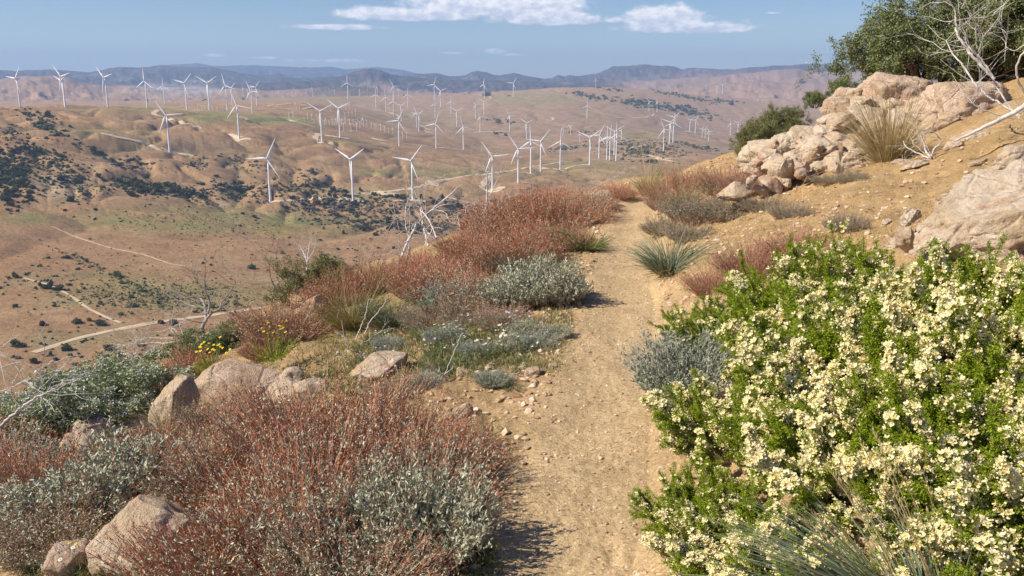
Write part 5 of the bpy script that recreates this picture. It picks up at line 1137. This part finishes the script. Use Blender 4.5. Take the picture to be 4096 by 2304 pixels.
# ------------------------------------------------------------------ boulders and stones
BL = [  # u, v (base), width m, height m, depth m, seed, material, label, sink, yaw
 (612, 990, .60, .30, .45, 1, M_rockp, 'large rounded pinkish tan boulder under the yellow flowers'),
 (440, 1065, .28, .42, .30, 2, M_rock, 'tall round pale boulder left of the silver and rust shrub'),
 (365, 1400, .44, .24, .40, 3, M_rock, 'big pale boulder in the foreground with red stems across it'),
 (262, 1075, .20, .20, .18, 4, M_rock, 'small squared pale rock standing behind the cracked boulders on the left'),
 (235, 1115, .26, .17, .2, 5, M_rock, 'cracked pale boulder below the small squared rock'),
 (205, 1150, .28, .18, .16, 6, M_rock, 'low cream boulder at the left below the cracked one'),
 (330, 1085, .30, .10, .2, 7, M_rock, 'flat pale slab left of the tall round boulder'),
 (735, 960, .20, .16, .18, 8, M_rock, 'angular grey tan rock just right of the pinkish boulder'),
 (725, 990, .26, .12, .2, 9, M_rockw, 'white topped rock above the huge rust shrub'), (790, 985, .24, .10, .2, 10, M_rock, 'flat tan rock half under the huge rust shrub'),
 (955, 945, .40, .17, .3, 11, M_rock, 'smooth pale boulder half buried in the middle of the verge'),
 (795, 800, .34, .34, .3, 12, M_rockp, 'pink boulder behind the yellow-green bunch grass'), (720, 790, .22, .16, .2, 13, M_rock, 'tan boulder at the slope edge left of the pink one'),
 (1515, 522, .26, .24, .22, 14, M_rockp, 'small orange pointed rock beside the far end of the trail'), (1480, 530, .2, .12, .16, 15, M_rockp, 'low pinkish rock left of the orange pointed one'),
 (185, 1450, .24, .12, .18, 16, M_rockp, 'small pinkish rock at the bottom edge on the left'), (10, 1330, .3, .2, .22, 17, M_rock, 'pale boulder cut off by the left edge'),
 (505, 900, .3, .22, .24, 18, M_rockp, 'pinkish rock at the slope edge below the dark bush'), (430, 960, .3, .2, .24, 19, M_rockp, 'pinkish rock far left of the large pinkish boulder'),
 (1310, 1000, .0, .0, .0, 0, None, ''), (1168, 953, .10, .05, .07, 20, M_rockp, 'fist-sized pinkish stone by the forked bleached twig'), (1340, 945, .11, .06, .08, 21, M_rockp, 'triangular pinkish stone at the trail edge'),
 (1165, 1050, .10, .07, .08, 22, M_rock, 'brown clod of hard soil on the sand bank'), (1345, 690, .16, .12, .12, 23, M_rock, 'tan rock behind the silver-leaved shrub'), (1690, 765, .05, .03, .05, 24, M_rockp, 'small red stone right of the trail'),
 (1210, 1320, .05, .02, .04, 25, M_rock, 'small tan stone in the shadow of the foreground shrub'), (1100, 700, .3, .12, .2, 26, M_rockp, 'pink rock at the foot of the leaning dead tree'), (1000, 680, .34, .12, .2, 27, M_rock, 'pale rock at the foot of the leaning dead tree')]
for (u, v, w, h, d, sd, m, lab) in BL:
    if not m: continue
    P = at(u * 1.59, v * 1.59)
    if np.isnan(P[0]): print('MISS', lab); continue
    o = rock_at(P, (w * .55, d * .6, h * .72), sd, m, rot=(0.1, .12 * (-1) ** sd, .3 * sd % .8), ang=.93, sub=5, name='boulder' if w > .18 else 'stone', sink=.36, rough=.14)
    tag(o, lab, 'boulder' if w > .18 else 'stone')
# outcrop on the right, rocks given by their centre in the photo and distance
OC = [ # u, v centre, half width px, half height px (display px), distance, material, label
 (2260, 250, 105, 75, 11.2, 'p', 'big smooth pinkish slab under the dark green shrub at the top of the outcrop'), (2130, 250, 50, 32, 11.4, 'w', 'blocky rock left of the big pinkish slab'), (2105, 272, 42, 40, 11.0, 'p', 'square orange block on the left shoulder of the outcrop'),
 (2165, 270, 48, 38, 10.9, 't', 'tan block wedged between the slabs'), (2118, 305, 40, 24, 10.3, 't', 'flat overhanging brown block with a dark gap below'), (2170, 330, 85, 62, 10.5, 'w', 'broad whitish rock face in the middle of the outcrop'), (2260, 330, 85, 55, 10.4, 'w', 'smooth whitish rock behind the tan fountain grass'),
 (2420, 262, 130, 62, 10.3, 'p', 'long orange-tinted slab under the bleached branches'), (2345, 320, 60, 30, 10.0, 't', 'brown jutting block right of the tan fountain grass'), (2330, 290, 60, 40, 10.6, 'w', 'pale slab between the pinkish and the orange slabs'),
 (2065, 345, 45, 34, 10.4, 'w', 'whitish block on the left slope of the outcrop'), (2030, 335, 22, 14, 10.5, 't', 'small block on the crest of the left slope'), (2000, 365, 34, 26, 10.3, 'w', 'round pale block low on the left crest'), (1965, 385, 30, 26, 10.2, 'w', 'whitish rock beside the olive bush'),
 (2055, 378, 60, 40, 9.9, 'w', 'pale cracked rock below the middle of the left slope'), (2140, 385, 60, 38, 9.9, 'w', 'broad pale rock below the whitish face'), (1935, 415, 34, 24, 9.9, 'w', 'pale rock near the foot of the left slope'), (1990, 420, 50, 30, 9.6, 'w', 'crumbly pale rock at the foot of the outcrop'),
 (2070, 425, 50, 26, 9.4, 'w', 'low pale rock at the foot of the outcrop'), (2130, 415, 50, 30, 9.3, 'w', 'layered pale rock left of the tan fountain grass'), (1905, 430, 24, 14, 9.9, 'p', 'small orange-tinted rock at the far left foot of the outcrop'), (2020, 360, 18, 12, 10.1, 'p', 'small brown rock with dark gap on the left crest'),
 (2450, 345, 60, 22, 9.0, 't', 'long low rock below the orange slab'), (2400, 365, 30, 12, 8.6, 't', 'small flat stone on the sandy slope under the outcrop'), (2265, 408, 26, 10, 8.8, 't', 'flat stone at the foot of the tan fountain grass'), (2300, 415, 40, 10, 8.4, 't', 'low tan stone by the small white deadwood'),
 (2540, 300, 60, 50, 9.8, 'w', 'pale rock under the branches at the right edge'), (2210, 290, 40, 30, 10.9, 'w', 'small pale rock at the foot of the pinkish slab'), (2040, 400, 24, 18, 9.6, 't', 'small tan rock halfway down the left slope'),
 (1955, 440, 30, 14, 9.2, 'w', 'pale rubble rock nearest the trail side of the outcrop'), (1920, 385, 18, 16, 10.4, 't', 'small rock behind the olive bush')]
MR = {'p': M_rockp, 'w': M_rockw, 't': M_rock}
for i, (u, v, hw, hh, D, c, lab) in enumerate(OC):
    P = CAM + ray(u * 1.59, v * 1.59) * D; sx = hw * 1.59 * D / F_PX * 1.03; sz = hh * 1.59 * D / F_PX * 1.04
    V, F = rock_geo(200 + i, (sx, (sx + sz) * .55, sz), .97, 5 if hw > 28 else 4, .26, 26)
    o = meshobj('outcrop_rock', V, F, MR[c], smooth=True); o.location = P; o.rotation_euler = (0, -.22 - .15 * ((i * 7) % 3 - 1), .4 * ((i * 5) % 4 - 1.5)); tag(o, lab, 'rock', 'rocks of the outcrop on the right')
# base body of the outcrop so no gaps show sky
for i, (u, v, D, sx, sy, sz, lab) in enumerate([(2230, 350, 11.4, 1.15, .8, .75, 'main body of the rock outcrop behind its loose blocks'), (2440, 330, 11.0, 1.3, .9, .62, 'right body of the rock outcrop below the bleached branches'), (2060, 400, 10.6, .8, .6, .5, 'left body of the rock outcrop'), (1975, 430, 10.2, .5, .5, .28, 'foot of the rock outcrop towards the trail')]):
    P = CAM + ray(u * 1.59, v * 1.59) * D; V, F = rock_geo(300 + i, (sx, sy, sz), .95, 6, .30, 22); o = meshobj('outcrop_rock', V, F, M_rockw, smooth=True); o.location = P; tag(o, lab, 'rock', 'rocks of the outcrop on the right')
# second outcrop at the right edge, nearer
for i, (u, v, hw, hh, D, c, lab) in enumerate([(2530, 560, 210, 150, 5.3, 'w', 'huge pale crumbling rock face at the right edge'), (2440, 470, 38, 26, 5.9, 'w', 'layered pale stone on the left rim of the right rock face'), (2400, 520, 24, 34, 5.7, 'w', 'upright sliver of rock left of the right rock face'), (2290, 545, 28, 18, 5.9, 'w', 'pale block on the sand left of the right rock face'),
    (2365, 545, 22, 20, 5.6, 'w', 'rounded pale block at the foot of the right rock face'), (2490, 440, 40, 20, 5.9, 't', 'small yellowish stones on top of the right rock face'), (2275, 600, 20, 38, 5.0, 't', 'leaning pillar-shaped rock at the left foot of the right rock face'), (2560, 400, 60, 34, 5.9, 'w', 'pale rock at the right edge above the rock face'),
    (2400, 620, 110, 60, 5.2, 'w', 'lower apron of the pale right rock face'), (2330, 575, 26, 16, 5.4, 'w', 'small pale rock beside the leaning pillar'), (2530, 660, 60, 50, 4.9, 'w', 'pinkish white rock just above the cream-flowered shrubs at the right edge'), (2230, 560, 16, 8, 6.0, 't', 'loose flat stone on the sandy slope'), (2460, 410, 22, 10, 6.0, 't', 'loose yellowish stone above the right rock face')]):
    P = CAM + ray(u * 1.59, v * 1.59) * D; sx = hw * 1.59 * D / F_PX * 1.1; sz = hh * 1.59 * D / F_PX * 1.1
    V, F = rock_geo(400 + i, (sx, (sx + sz) * .5, sz), .97, 6 if hw > 90 else 5, .30, 26)
    o = meshobj('rock_face' if hw > 100 else 'outcrop_rock', V, F, MR[c], smooth=True); o.location = P; o.rotation_euler = (0, -.35, .3 * ((i * 5) % 4 - 1.5)); tag(o, lab, 'rock', 'rocks at the right edge')
rr_ = np.random.RandomState(77)
for i in range(90):
    t = rr_.rand(); u = 1900 + 330 * t + rr_.randn() * 22; v = 445 - 75 * t + rr_.randn() * 26 - 40 * rr_.rand(); D = 9.9 - .5 * rr_.rand() - (v - 400) * .012; P = CAM + ray(u * 1.59, v * 1.59) * D; s = .05 + .10 * rr_.rand() ** 2
    g = H(P[0], P[1]); V, F = rock_geo(600 + i, (s * 1.3, s, s * .8), .95, 3, .2, 14); o = meshobj('stone', V, F, [M_rockw, M_rock, M_rockp][i % 3], smooth=False); o.location = (P[0], P[1], max(P[2], g + s * .3)); o.rotation_euler = (rr_.rand(), rr_.rand(), rr_.rand() * 6)
    tag(o, 'small pale stone among the rubble of the left slope of the outcrop', 'stone', 'rubble stones of the outcrop')
for i in range(40):
    u = 2230 + 340 * rr_.rand(); v = 640 - .62 * (u - 2230) + rr_.randn() * 22; P = at(u * 1.59, v * 1.59)
    if np.isnan(P[0]): continue
    s = .02 + .06 * rr_.rand() ** 2; V, F = rock_geo(700 + i, (s * 1.3, s, s * .7), .95, 3, .2, 14); o = meshobj('stone', V, F, [M_rockw, M_rock][i % 2]); o.location = P; o.rotation_euler = (rr_.rand(), rr_.rand(), rr_.rand() * 6)
    tag(o, 'small pale stone scattered around the right rock face', 'stone', 'stones around the right rock face')
# countless pebbles and clods
def gravel(n, seed, m, smin, smax, fn, name, lab):
    rs = np.random.RandomState(seed); y = 1.4 + 13 * rs.rand(n) ** 1.5; u = fn(rs, n, y); x = path_x(y) + u; z = H(x, y); s = smin + (smax - smin) * rs.rand(n) ** 4
    C = np.stack([x, y, z + s * .25], -1); V0, F0 = ico(1); J = 1 + .25 * rs.randn(n, len(V0), 1); V = C[:, None] + V0[None] * J * s[:, None, None] * np.stack([np.ones(n), .6 + .5 * rs.rand(n), .45 + .3 * rs.rand(n)], -1)[:, None]
    tag(meshobj(name, V.reshape(-1, 3), (F0[None] + (np.arange(n) * len(V0))[:, None, None]).reshape(-1, 3), m), lab, 'gravel', kind='stuff')
M_peb = mat('pebbles', vary([(.34, .22, .12), (.55, .40, .25), (.66, .53, .38), (.42, .24, .15), (.74, .64, .52)]), 1, 0)
gravel(12000, 1, M_peb, .002, .026, lambda rs, n, y: .3 + np.abs(rs.randn(n)) * 1.6, 'gravel', 'loose pebbles and clods on the sandy slope right of the trail')
gravel(8000, 2, M_peb, .002, .026, lambda rs, n, y: -.28 - np.abs(rs.randn(n)) * .7, 'gravel', 'pebbles and soil crumbs on the left verge')
gravel(5000, 3, M_peb, .0015, .011, lambda rs, n, y: rs.uniform(-.32, .32, n), 'gravel', 'fine grit on the trail')
# ------------------------------------------------------------------ shrub tree over the outcrop, olive bush, dead wood
def leafy_at(u, v, D, mk, sc, lab, cat='shrub', rot=0.3, zs=1.0):
    P = CAM + ray(u * 1.59, v * 1.59) * D; t = mk; t.location = P; t.scale = (sc, sc, sc * zs); t.rotation_euler = (0, 0, rot); return tag(t, lab, cat)
mz = make_leafy(51, 1.5, 1.5, 15, 5, M_leafd, 9, .038, .017, .06, .72, name='evergreen_shrub', r0=.03, flowers=160, mf=M_leafw)
leafy_at(2340, 240, 12.6, mz, 1.0, 'large dark evergreen shrub on top of the rock outcrop')
leafy_at(2480, 200, 12.3, dup(mz), 1.05, 'second dark evergreen shrub behind the bleached branches', rot=2.1)
leafy_at(2250, 210, 13.0, dup(mz), .62, 'left arm of dark evergreen growth leaning out over the valley', rot=4.0)
leafy_at(2610, 200, 11.8, dup(mz), 1.0, 'dark evergreen shrub cut off by the right edge', rot=5.2)
ms = make_leafy(52, .9, .7, 9, 4, M_leafd, 14, .030, .013, .055, .7, name='evergreen_shrub', r0=.016, flowers=60, mf=M_leafw)
leafy_at(2120, 245, 12.2, ms, .42, 'small evergreen shrub left of the large one, at the rim of the outcrop'); leafy_at(2050, 270, 11.6, dup(ms), .36, 'sparse evergreen sprigs reaching left over the outcrop', rot=2.5)
ol = make_leafy(53, .75, .8, 14, 4, M_leafm, 18, .020, .009, .045, .55, name='olive_bush', r0=.01)
leafy_at(1915, 400, 11.2, ol, .68, 'upright olive green bush at the left end of the outcrop'); leafy_at(1965, 350, 11.6, dup(ol), .58, 'olive green bush rising behind the left crest of the outcrop', rot=2.2)
S1 = (1500, 700, .3882)
deadwood('dead_tree', [[(185,1040,22),(215,975,20),(240,920,18),(290,800,17),(360,640,18),(440,500,17),(560,380,15),(660,300,14),(740,235,12),(800,180,9),(850,130,7),(905,98,3)], [(740,236,9),(800,240,8),(860,262,7),(905,270,4)], [(600,355,8),(680,370,7),(740,400,6),(750,450,5),(790,490,4),(850,510,2)],
  [(215,1010,18),(270,960,20),(320,900,20),(355,790,18),(350,720,15),(335,690,13)], [(550,730,16),(530,640,16),(500,540,15),(480,440,13),(470,360,11),(480,300,8),(445,240,5)], [(470,350,9),(430,310,6),(405,240,4)], [(640,690,14),(600,640,12),(540,590,11),(500,520,9)], [(480,370,8),(510,400,9),(560,470,10),(600,560,12),(640,650,12)],
  [(350,640,9),(320,560,8),(310,450,8),(315,320,6),(360,220,5),(420,160,4),(500,110,2)], [(350,600,6),(365,450,6),(350,330,4),(370,280,2)], [(510,160,3),(515,250,4),(525,330,6),(525,390,6)], [(200,260,2),(190,310,3),(205,400,4),(235,500,4),(250,570,3)], [(70,590,2),(150,660,3),(220,740,4),(290,820,5)], [(290,800,9),(240,700,6),(250,640,4),(200,600,2)], [(300,700,8),(380,660,6),(440,640,4),(510,660,2)], [(270,830,7),(180,810,5),(120,790,3),(60,740,2)], [(460,500,8),(400,490,6),(380,560,4)]],
  *S1, (1572, 1104), 1.55, 5, twigs=46, tl=.35); 
def L_(o, lab, cat='dead wood'): return tag(o, lab, cat)
L_([o for o in bpy.data.objects if o.name.startswith('dead_tree')][-1], 'large bleached dead tree leaning right with a long forked limb', 'dead tree')
L_(deadwood('dead_tree', [[(1085,720,20),(1090,660,19),(1100,590,18),(1130,480,17),(1160,420,16),(1155,300,12),(1155,150,10),(1155,0,9),(1170,-45,5)], [(1160,400,14),(1230,350,11),(1300,280,8),(1380,215,4)], [(1140,460,9),(1200,410,9),(1280,330,7),(1320,260,4)], [(1170,220,8),(1215,170,7),(1240,90,5),(1290,0,3)], [(1155,120,6),(1190,60,4),(1180,-30,3)], [(1150,400,7),(1110,340,5),(1090,310,3)], [(1150,560,12),(1160,480,12)]], *S1, (1921, 980), 1.45, 6, twigs=24, tl=.25), 'upright bleached branch with a thin tall stem in front of the looped pad', 'dead tree')
L_(deadwood('dead_branch', [[(885,640,9),(870,520,8),(850,430,6),(855,400,3)], [(850,430,4),(830,415,2)]], *S1, (1848, 975), 1.3, 7), 'short crooked white stem left of the upright bleached branch')
L_(deadwood('dead_branch', [[(925,570,9),(915,470,8),(935,380,7),(940,320,6),(990,300,5),(1030,280,3)], [(1000,530,6),(1015,470,6),(1005,400,5),(1035,290,3)], [(920,110,4),(950,200,5),(995,290,5)]], *S1, (1860, 940), 1.2, 8, twigs=5), 'thin crooked bare stems between the two dead trees')
L_(deadwood('dead_branch', [[(1330,360,6),(1400,280,5),(1450,205,3)], [(1480,310,7),(1570,220,5),(1660,110,3)], [(1600,190,4),(1670,165,2)]], *S1, (2020, 845), .7, 9, twigs=6), 'thin bleached twigs rising out of the red thicket')
S3 = (0, 700, .483)
L_(deadwood('dead_bush', [[(1690,1350,20),(1670,1260,20),(1710,1200,18),(1700,1100,14),(1680,1030,9),(1600,1000,6),(1500,1050,4),(1420,1010,2)], [(1710,1190,15),(1760,1140,12),(1820,1120,9),(1870,1090,5)], [(1720,1150,13),(1740,1050,9),(1700,960,7),(1690,850,5),(1720,790,3)], [(1820,1110,8),(1830,1060,8),(1890,990,7),(1950,900,5),(1940,830,2)], [(1700,1100,8),(1620,1090,6),(1540,1070,4),(1490,1020,2)], [(1740,1050,7),(1790,960,5),(1830,880,3)],
  [(1690,1220,9),(1600,1215,6),(1520,1180,5),(1420,1130,3),(1320,1115,2)], [(1690,960,6),(1630,900,4),(1640,830,2)]], *S3, (805, 1375), 1.5, 10, m=M_deadg, twigs=90, tl=.28), 'twisted grey dead bush with many fine twigs above the valley road', 'dead bush')
L_(deadwood('dead_branch', [[(1700,1345,12),(1780,1285,13),(1860,1310,10),(1990,1310,5)], [(1780,1285,9),(1775,1220,6)]], *S3, (850, 1350), .7, 11, twigs=5), 'pale curved log at the foot of the twisted dead bush')
L_(deadwood('dead_branch', [[(1500,1365,12),(1380,1395,10),(1260,1390,7),(1150,1400,5),(1040,1395,3)], [(1450,1400,9),(1330,1430,6),(1200,1440,4),(1100,1449,2)], [(1440,1350,8),(1330,1350,6),(1200,1345,4),(1110,1350,2)], [(1470,1300,8),(1420,1260,6),(1380,1290,3)], [(1450,1330,6),(1400,1260,4),(1480,1240,2)]], *S3, (700, 1420), 1.2, 12, twigs=70, tl=.25), 'brushy pile of bleached dead twigs above the pale-flowered bush', 'dead bush')
S4 = (1000, 700, .428)
L_(deadwood('dead_branch', [[(200,1215,12),(215,1120,11),(230,1040,9),(190,960,6),(185,900,3)], [(390,1065,8),(300,970,8),(260,920,7),(180,830,5),(135,740,2)], [(260,920,5),(255,800,4),(240,720,2)], [(425,935,6),(370,800,4),(300,750,2)], [(230,1040,6),(280,1000,4),(250,960,2)]], *S4, (1100, 1240), 1.1, 13, m=M_deadd, twigs=34, tl=.3), 'thin dark dead sapling left of the olive brown bush', 'dead tree')
L_(deadwood('dead_branch', [[(530,940,11),(535,830,11),(520,760,9),(480,690,5),(460,650,2)], [(535,820,8),(545,740,7),(555,650,5),(565,600,2)], [(540,800,7),(590,720,5),(612,660,4),(610,610,2)], [(530,780,6),(500,720,4),(495,660,2)]], *S4, (1226, 1130), 1.3, 14, twigs=20, tl=.2), 'bleached forked stem standing above the olive brown bush', 'dead tree')
S5 = (0, 1300, .4141)
L_(deadwood('fallen_tree', [[(-80,1060,42),(0,980,38),(150,850,36),(300,730,30),(420,660,24),(520,620,18),(590,580,8)], [(-40,720,8),(0,700,8),(120,590,9),(250,530,8),(380,520,6)], [(120,560,9),(160,490,7),(225,420,4)], [(240,540,9),(330,460,8),(420,400,6),(525,335,3)], [(-40,430,6),(60,390,6),(200,360,4)], [(-20,230,7),(100,150,7),(195,90,5)], [(450,670,10),(520,710,10),(620,760,7)], [(150,850,12),(250,790,10),(360,690,7),(480,640,4)], [(0,640,9),(100,610,9),(250,530,6)], [(350,690,8),(375,620,5)], [(400,600,5),(410,460,4)], [(500,560,4),(650,515,2)], [(-20,1000,14),(100,900,10),(260,800,5)]],
  *S5, (60, 1740), .75, 15, twigs=30, tl=.3, depth=5.2), 'fallen grey dead tree with bare branches at the left edge', 'dead tree')
L_(deadwood('dead_branch', [[(1450,690,13),(1530,620,12),(1620,550,10),(1680,490,5)], [(1620,550,7),(1650,460,6),(1700,350,4),(1745,240,2)], [(1530,620,6),(1500,570,4),(1430,530,2)], [(1590,570,5),(1570,520,3)], [(1570,600,5),(1640,615,2)]], 900, 1200, .5435, (1700, 1565), .8, 16, twigs=8, tl=.05, wob=.03), 'forked bleached twig sticking up beside the loose sand bank')
L_(deadwood('dead_branch', [[(965,290,11),(1000,200,9),(1040,80,7),(1060,-10,4)], [(1020,250,9),(1100,120,7),(1185,5,5)], [(900,350,9),(870,230,6),(855,145,3)], [(910,300,9),(850,250,8),(800,225,6)], [(950,340,8),(1050,300,7),(1150,220,4)]], 900, 1200, .5435, (1400, 1390), .8, 17, twigs=8, tl=.08, wob=.03), 'bleached straight twigs at the foot of the yellow-green bunch grass')
S6 = (3300, 0, .345)
L_(deadwood('dead_tree', [[(1960,915,26),(1930,880,26),(1850,800,26),(1740,690,26),(1640,560,24),(1560,450,22),(1520,350,18),(1515,240,15),(1510,130,13),(1470,60,11),(1420,-20,8)], [(1950,900,18),(1880,790,18),(1790,660,16),(1700,590,13),(1640,500,10),(1600,420,6)], [(2260,1350,20),(2200,1300,20),(2050,1220,18),(1870,1110,17),(1720,950,16),(1620,780,16),(1500,650,14),(1450,560,12),(1410,470,8)],
  [(2250,1370,16),(2150,1250,15),(2080,1150,15),(2000,1020,15),(1950,910,18)], [(2240,1380,10),(2050,1350,12),(1850,1280,12),(1700,1200,11),(1620,1150,6),(1590,1050,3)], [(2340,1110,22),(2240,950,20),(2215,820,18),(2240,700,16),(2307,600,13),(2380,500,8)], [(1780,640,8),(1810,480,7),(1830,380,4)], [(1760,560,6),(1750,460,6),(1740,310,5)], [(1930,190,7),(2000,120,9),(2080,50,7),(2120,-10,4)], [(1550,-20,8),(1555,120,8),(1560,200,8),(1600,330,8),(1660,430,6)], [(1570,100,6),(1600,50,6),(1650,-20,4)], [(1690,1200,5),(1800,1000,3)], [(2307,520,10),(2180,600,8),(2090,540,6),(2110,400,3)], [(2200,1200,8),(2300,1290,6)]],
  *S6, (4060, 470), 1.35, 18, twigs=80, tl=.35, depth=8.0), 'large bare bleached shrub of curving white branches in front of the dark evergreen shrub', 'dead tree')
L_(deadwood('fallen_log', [[(2560,820,50),(2400,930,46),(2200,1030,40),(2050,1100,28),(1900,1170,14)]], 2900, 0, .483, (3900, 530), .9, 19, depth=7.9), 'grey fallen log running down the sandy slope below the bleached shrub', 'log')
L_(deadwood('dead_branch', [[(1700,1310,18),(1665,1250,15),(1640,1180,10),(1615,1110,4)], [(1720,1290,14),(1735,1220,12),(1785,1190,10),(1780,1140,8),(1720,1090,3)], [(1680,1310,12),(1560,1250,9),(1490,1210,7),(1470,1160,3)], [(1700,1325,12),(1600,1330,9),(1500,1350,6),(1430,1370,3)], [(1650,1270,8),(1560,1190,5),(1530,1130,2)], [(1740,1320,9),(1800,1330,6)]], 2900, 0, .483, (3715, 645), 1.2, 20, twigs=26, tl=.16), 'small white tangled deadwood on the sandy slope')
L_(deadwood('dead_branch', [[(1935,495,12),(2010,450,12),(2100,425,11),(2190,400,8),(2230,370,4)]], 2900, 500, .483, (3880, 715), .9, 21, depth=5.7), 'grey stick lying in the gap of the right rock face')
L_(deadwood('bare_stalk', [[(520,800,4),(490,640,5),(420,500,5),(390,460,3)], [(430,500,3),(380,440,2)]], 2900, 500, .483, (3150, 875), .9, 22, m=M_redstem, twigs=5, tl=.12, minr=.0018), 'shorter bare reddish stalk above the small grey shrub on the slope', 'dry stalk')
L_(deadwood('bare_stalk', [[(570,660,4),(620,540,5),(680,430,5),(660,330,3),(630,240,2)], [(680,430,4),(800,390,4),(940,380,3)], [(650,300,2),(800,262,2),(930,260,1)]], 2900, 500, .483, (3175, 820), .9, 26, m=M_redstem, twigs=5, tl=.12, minr=.0018), 'long forked reddish stalk arching right above the small grey shrub', 'dry stalk')
L_(deadwood('dead_branch', [[(120,810,6),(60,760,6),(0,700,4)], [(130,850,6),(30,800,4)], [(-60,930,5),(20,935,3)]], 2530, 600, .483, (2590, 1000), .8, 23, wob=.02), 'thin white sticks lying against the blue-green tuft by the trail')
L_(deadwood('dead_branch', [[(380,340,3),(440,260,5),(520,300,5),(600,260,4),(700,200,2)], [(560,350,4),(640,280,5),(700,190,3)], [(900,350,5),(970,300,5),(1040,260,3)], [(760,330,3),(880,200,2)]], 2100, 620, .483, (2440, 790), .8, 24, twigs=40, tl=.3, depth=15), 'bleached brush on the crest left of the far end of the trail', 'dead bush')
L_(deadwood('dead_branch', [[(2080,1430,7),(2250,1420,8),(2420,1400,6)], [(700,1040,8),(560,1000,8),(430,980,6)], [(860,1000,8),(1050,1040,8),(1200,1068,6)], [(680,1030,6),(560,860,6),(430,740,4)]], 2400, 1600, .658, (2760, 2250), .55, 25, m=M_redstem, depth=2.6), 'brown arching twigs under the cream-flowered shrubs at the bottom edge')
# ------------------------------------------------------------------ haze
def _haze():
    x, y, z0, z1 = 24600, 24600, -420, 760
    V = np.array([[sx * x, sy, z] for z in (z0, z1) for sy in (-3000, y) for sx in (-1, 1)], float)
    F = np.array([[0, 1, 3, 2], [4, 6, 7, 5], [0, 4, 5, 1], [2, 3, 7, 6], [0, 2, 6, 4], [1, 5, 7, 3]])
    m = bpy.data.materials.new('haze'); m.use_nodes = True; n = m.node_tree.nodes; n.clear()
    o = n.new('ShaderNodeOutputMaterial'); v = n.new('ShaderNodeVolumePrincipled')
    v.inputs['Color'].default_value = (.44, .65, 1.0, 1); v.inputs['Density'].default_value = 0.000068; v.inputs['Anisotropy'].default_value = 0.1
    m.node_tree.links.new(v.outputs[0], o.inputs['Volume'])
    h = meshobj('haze', V, F[:, ::-1], m); tag(h, kind='stuff')
_haze()
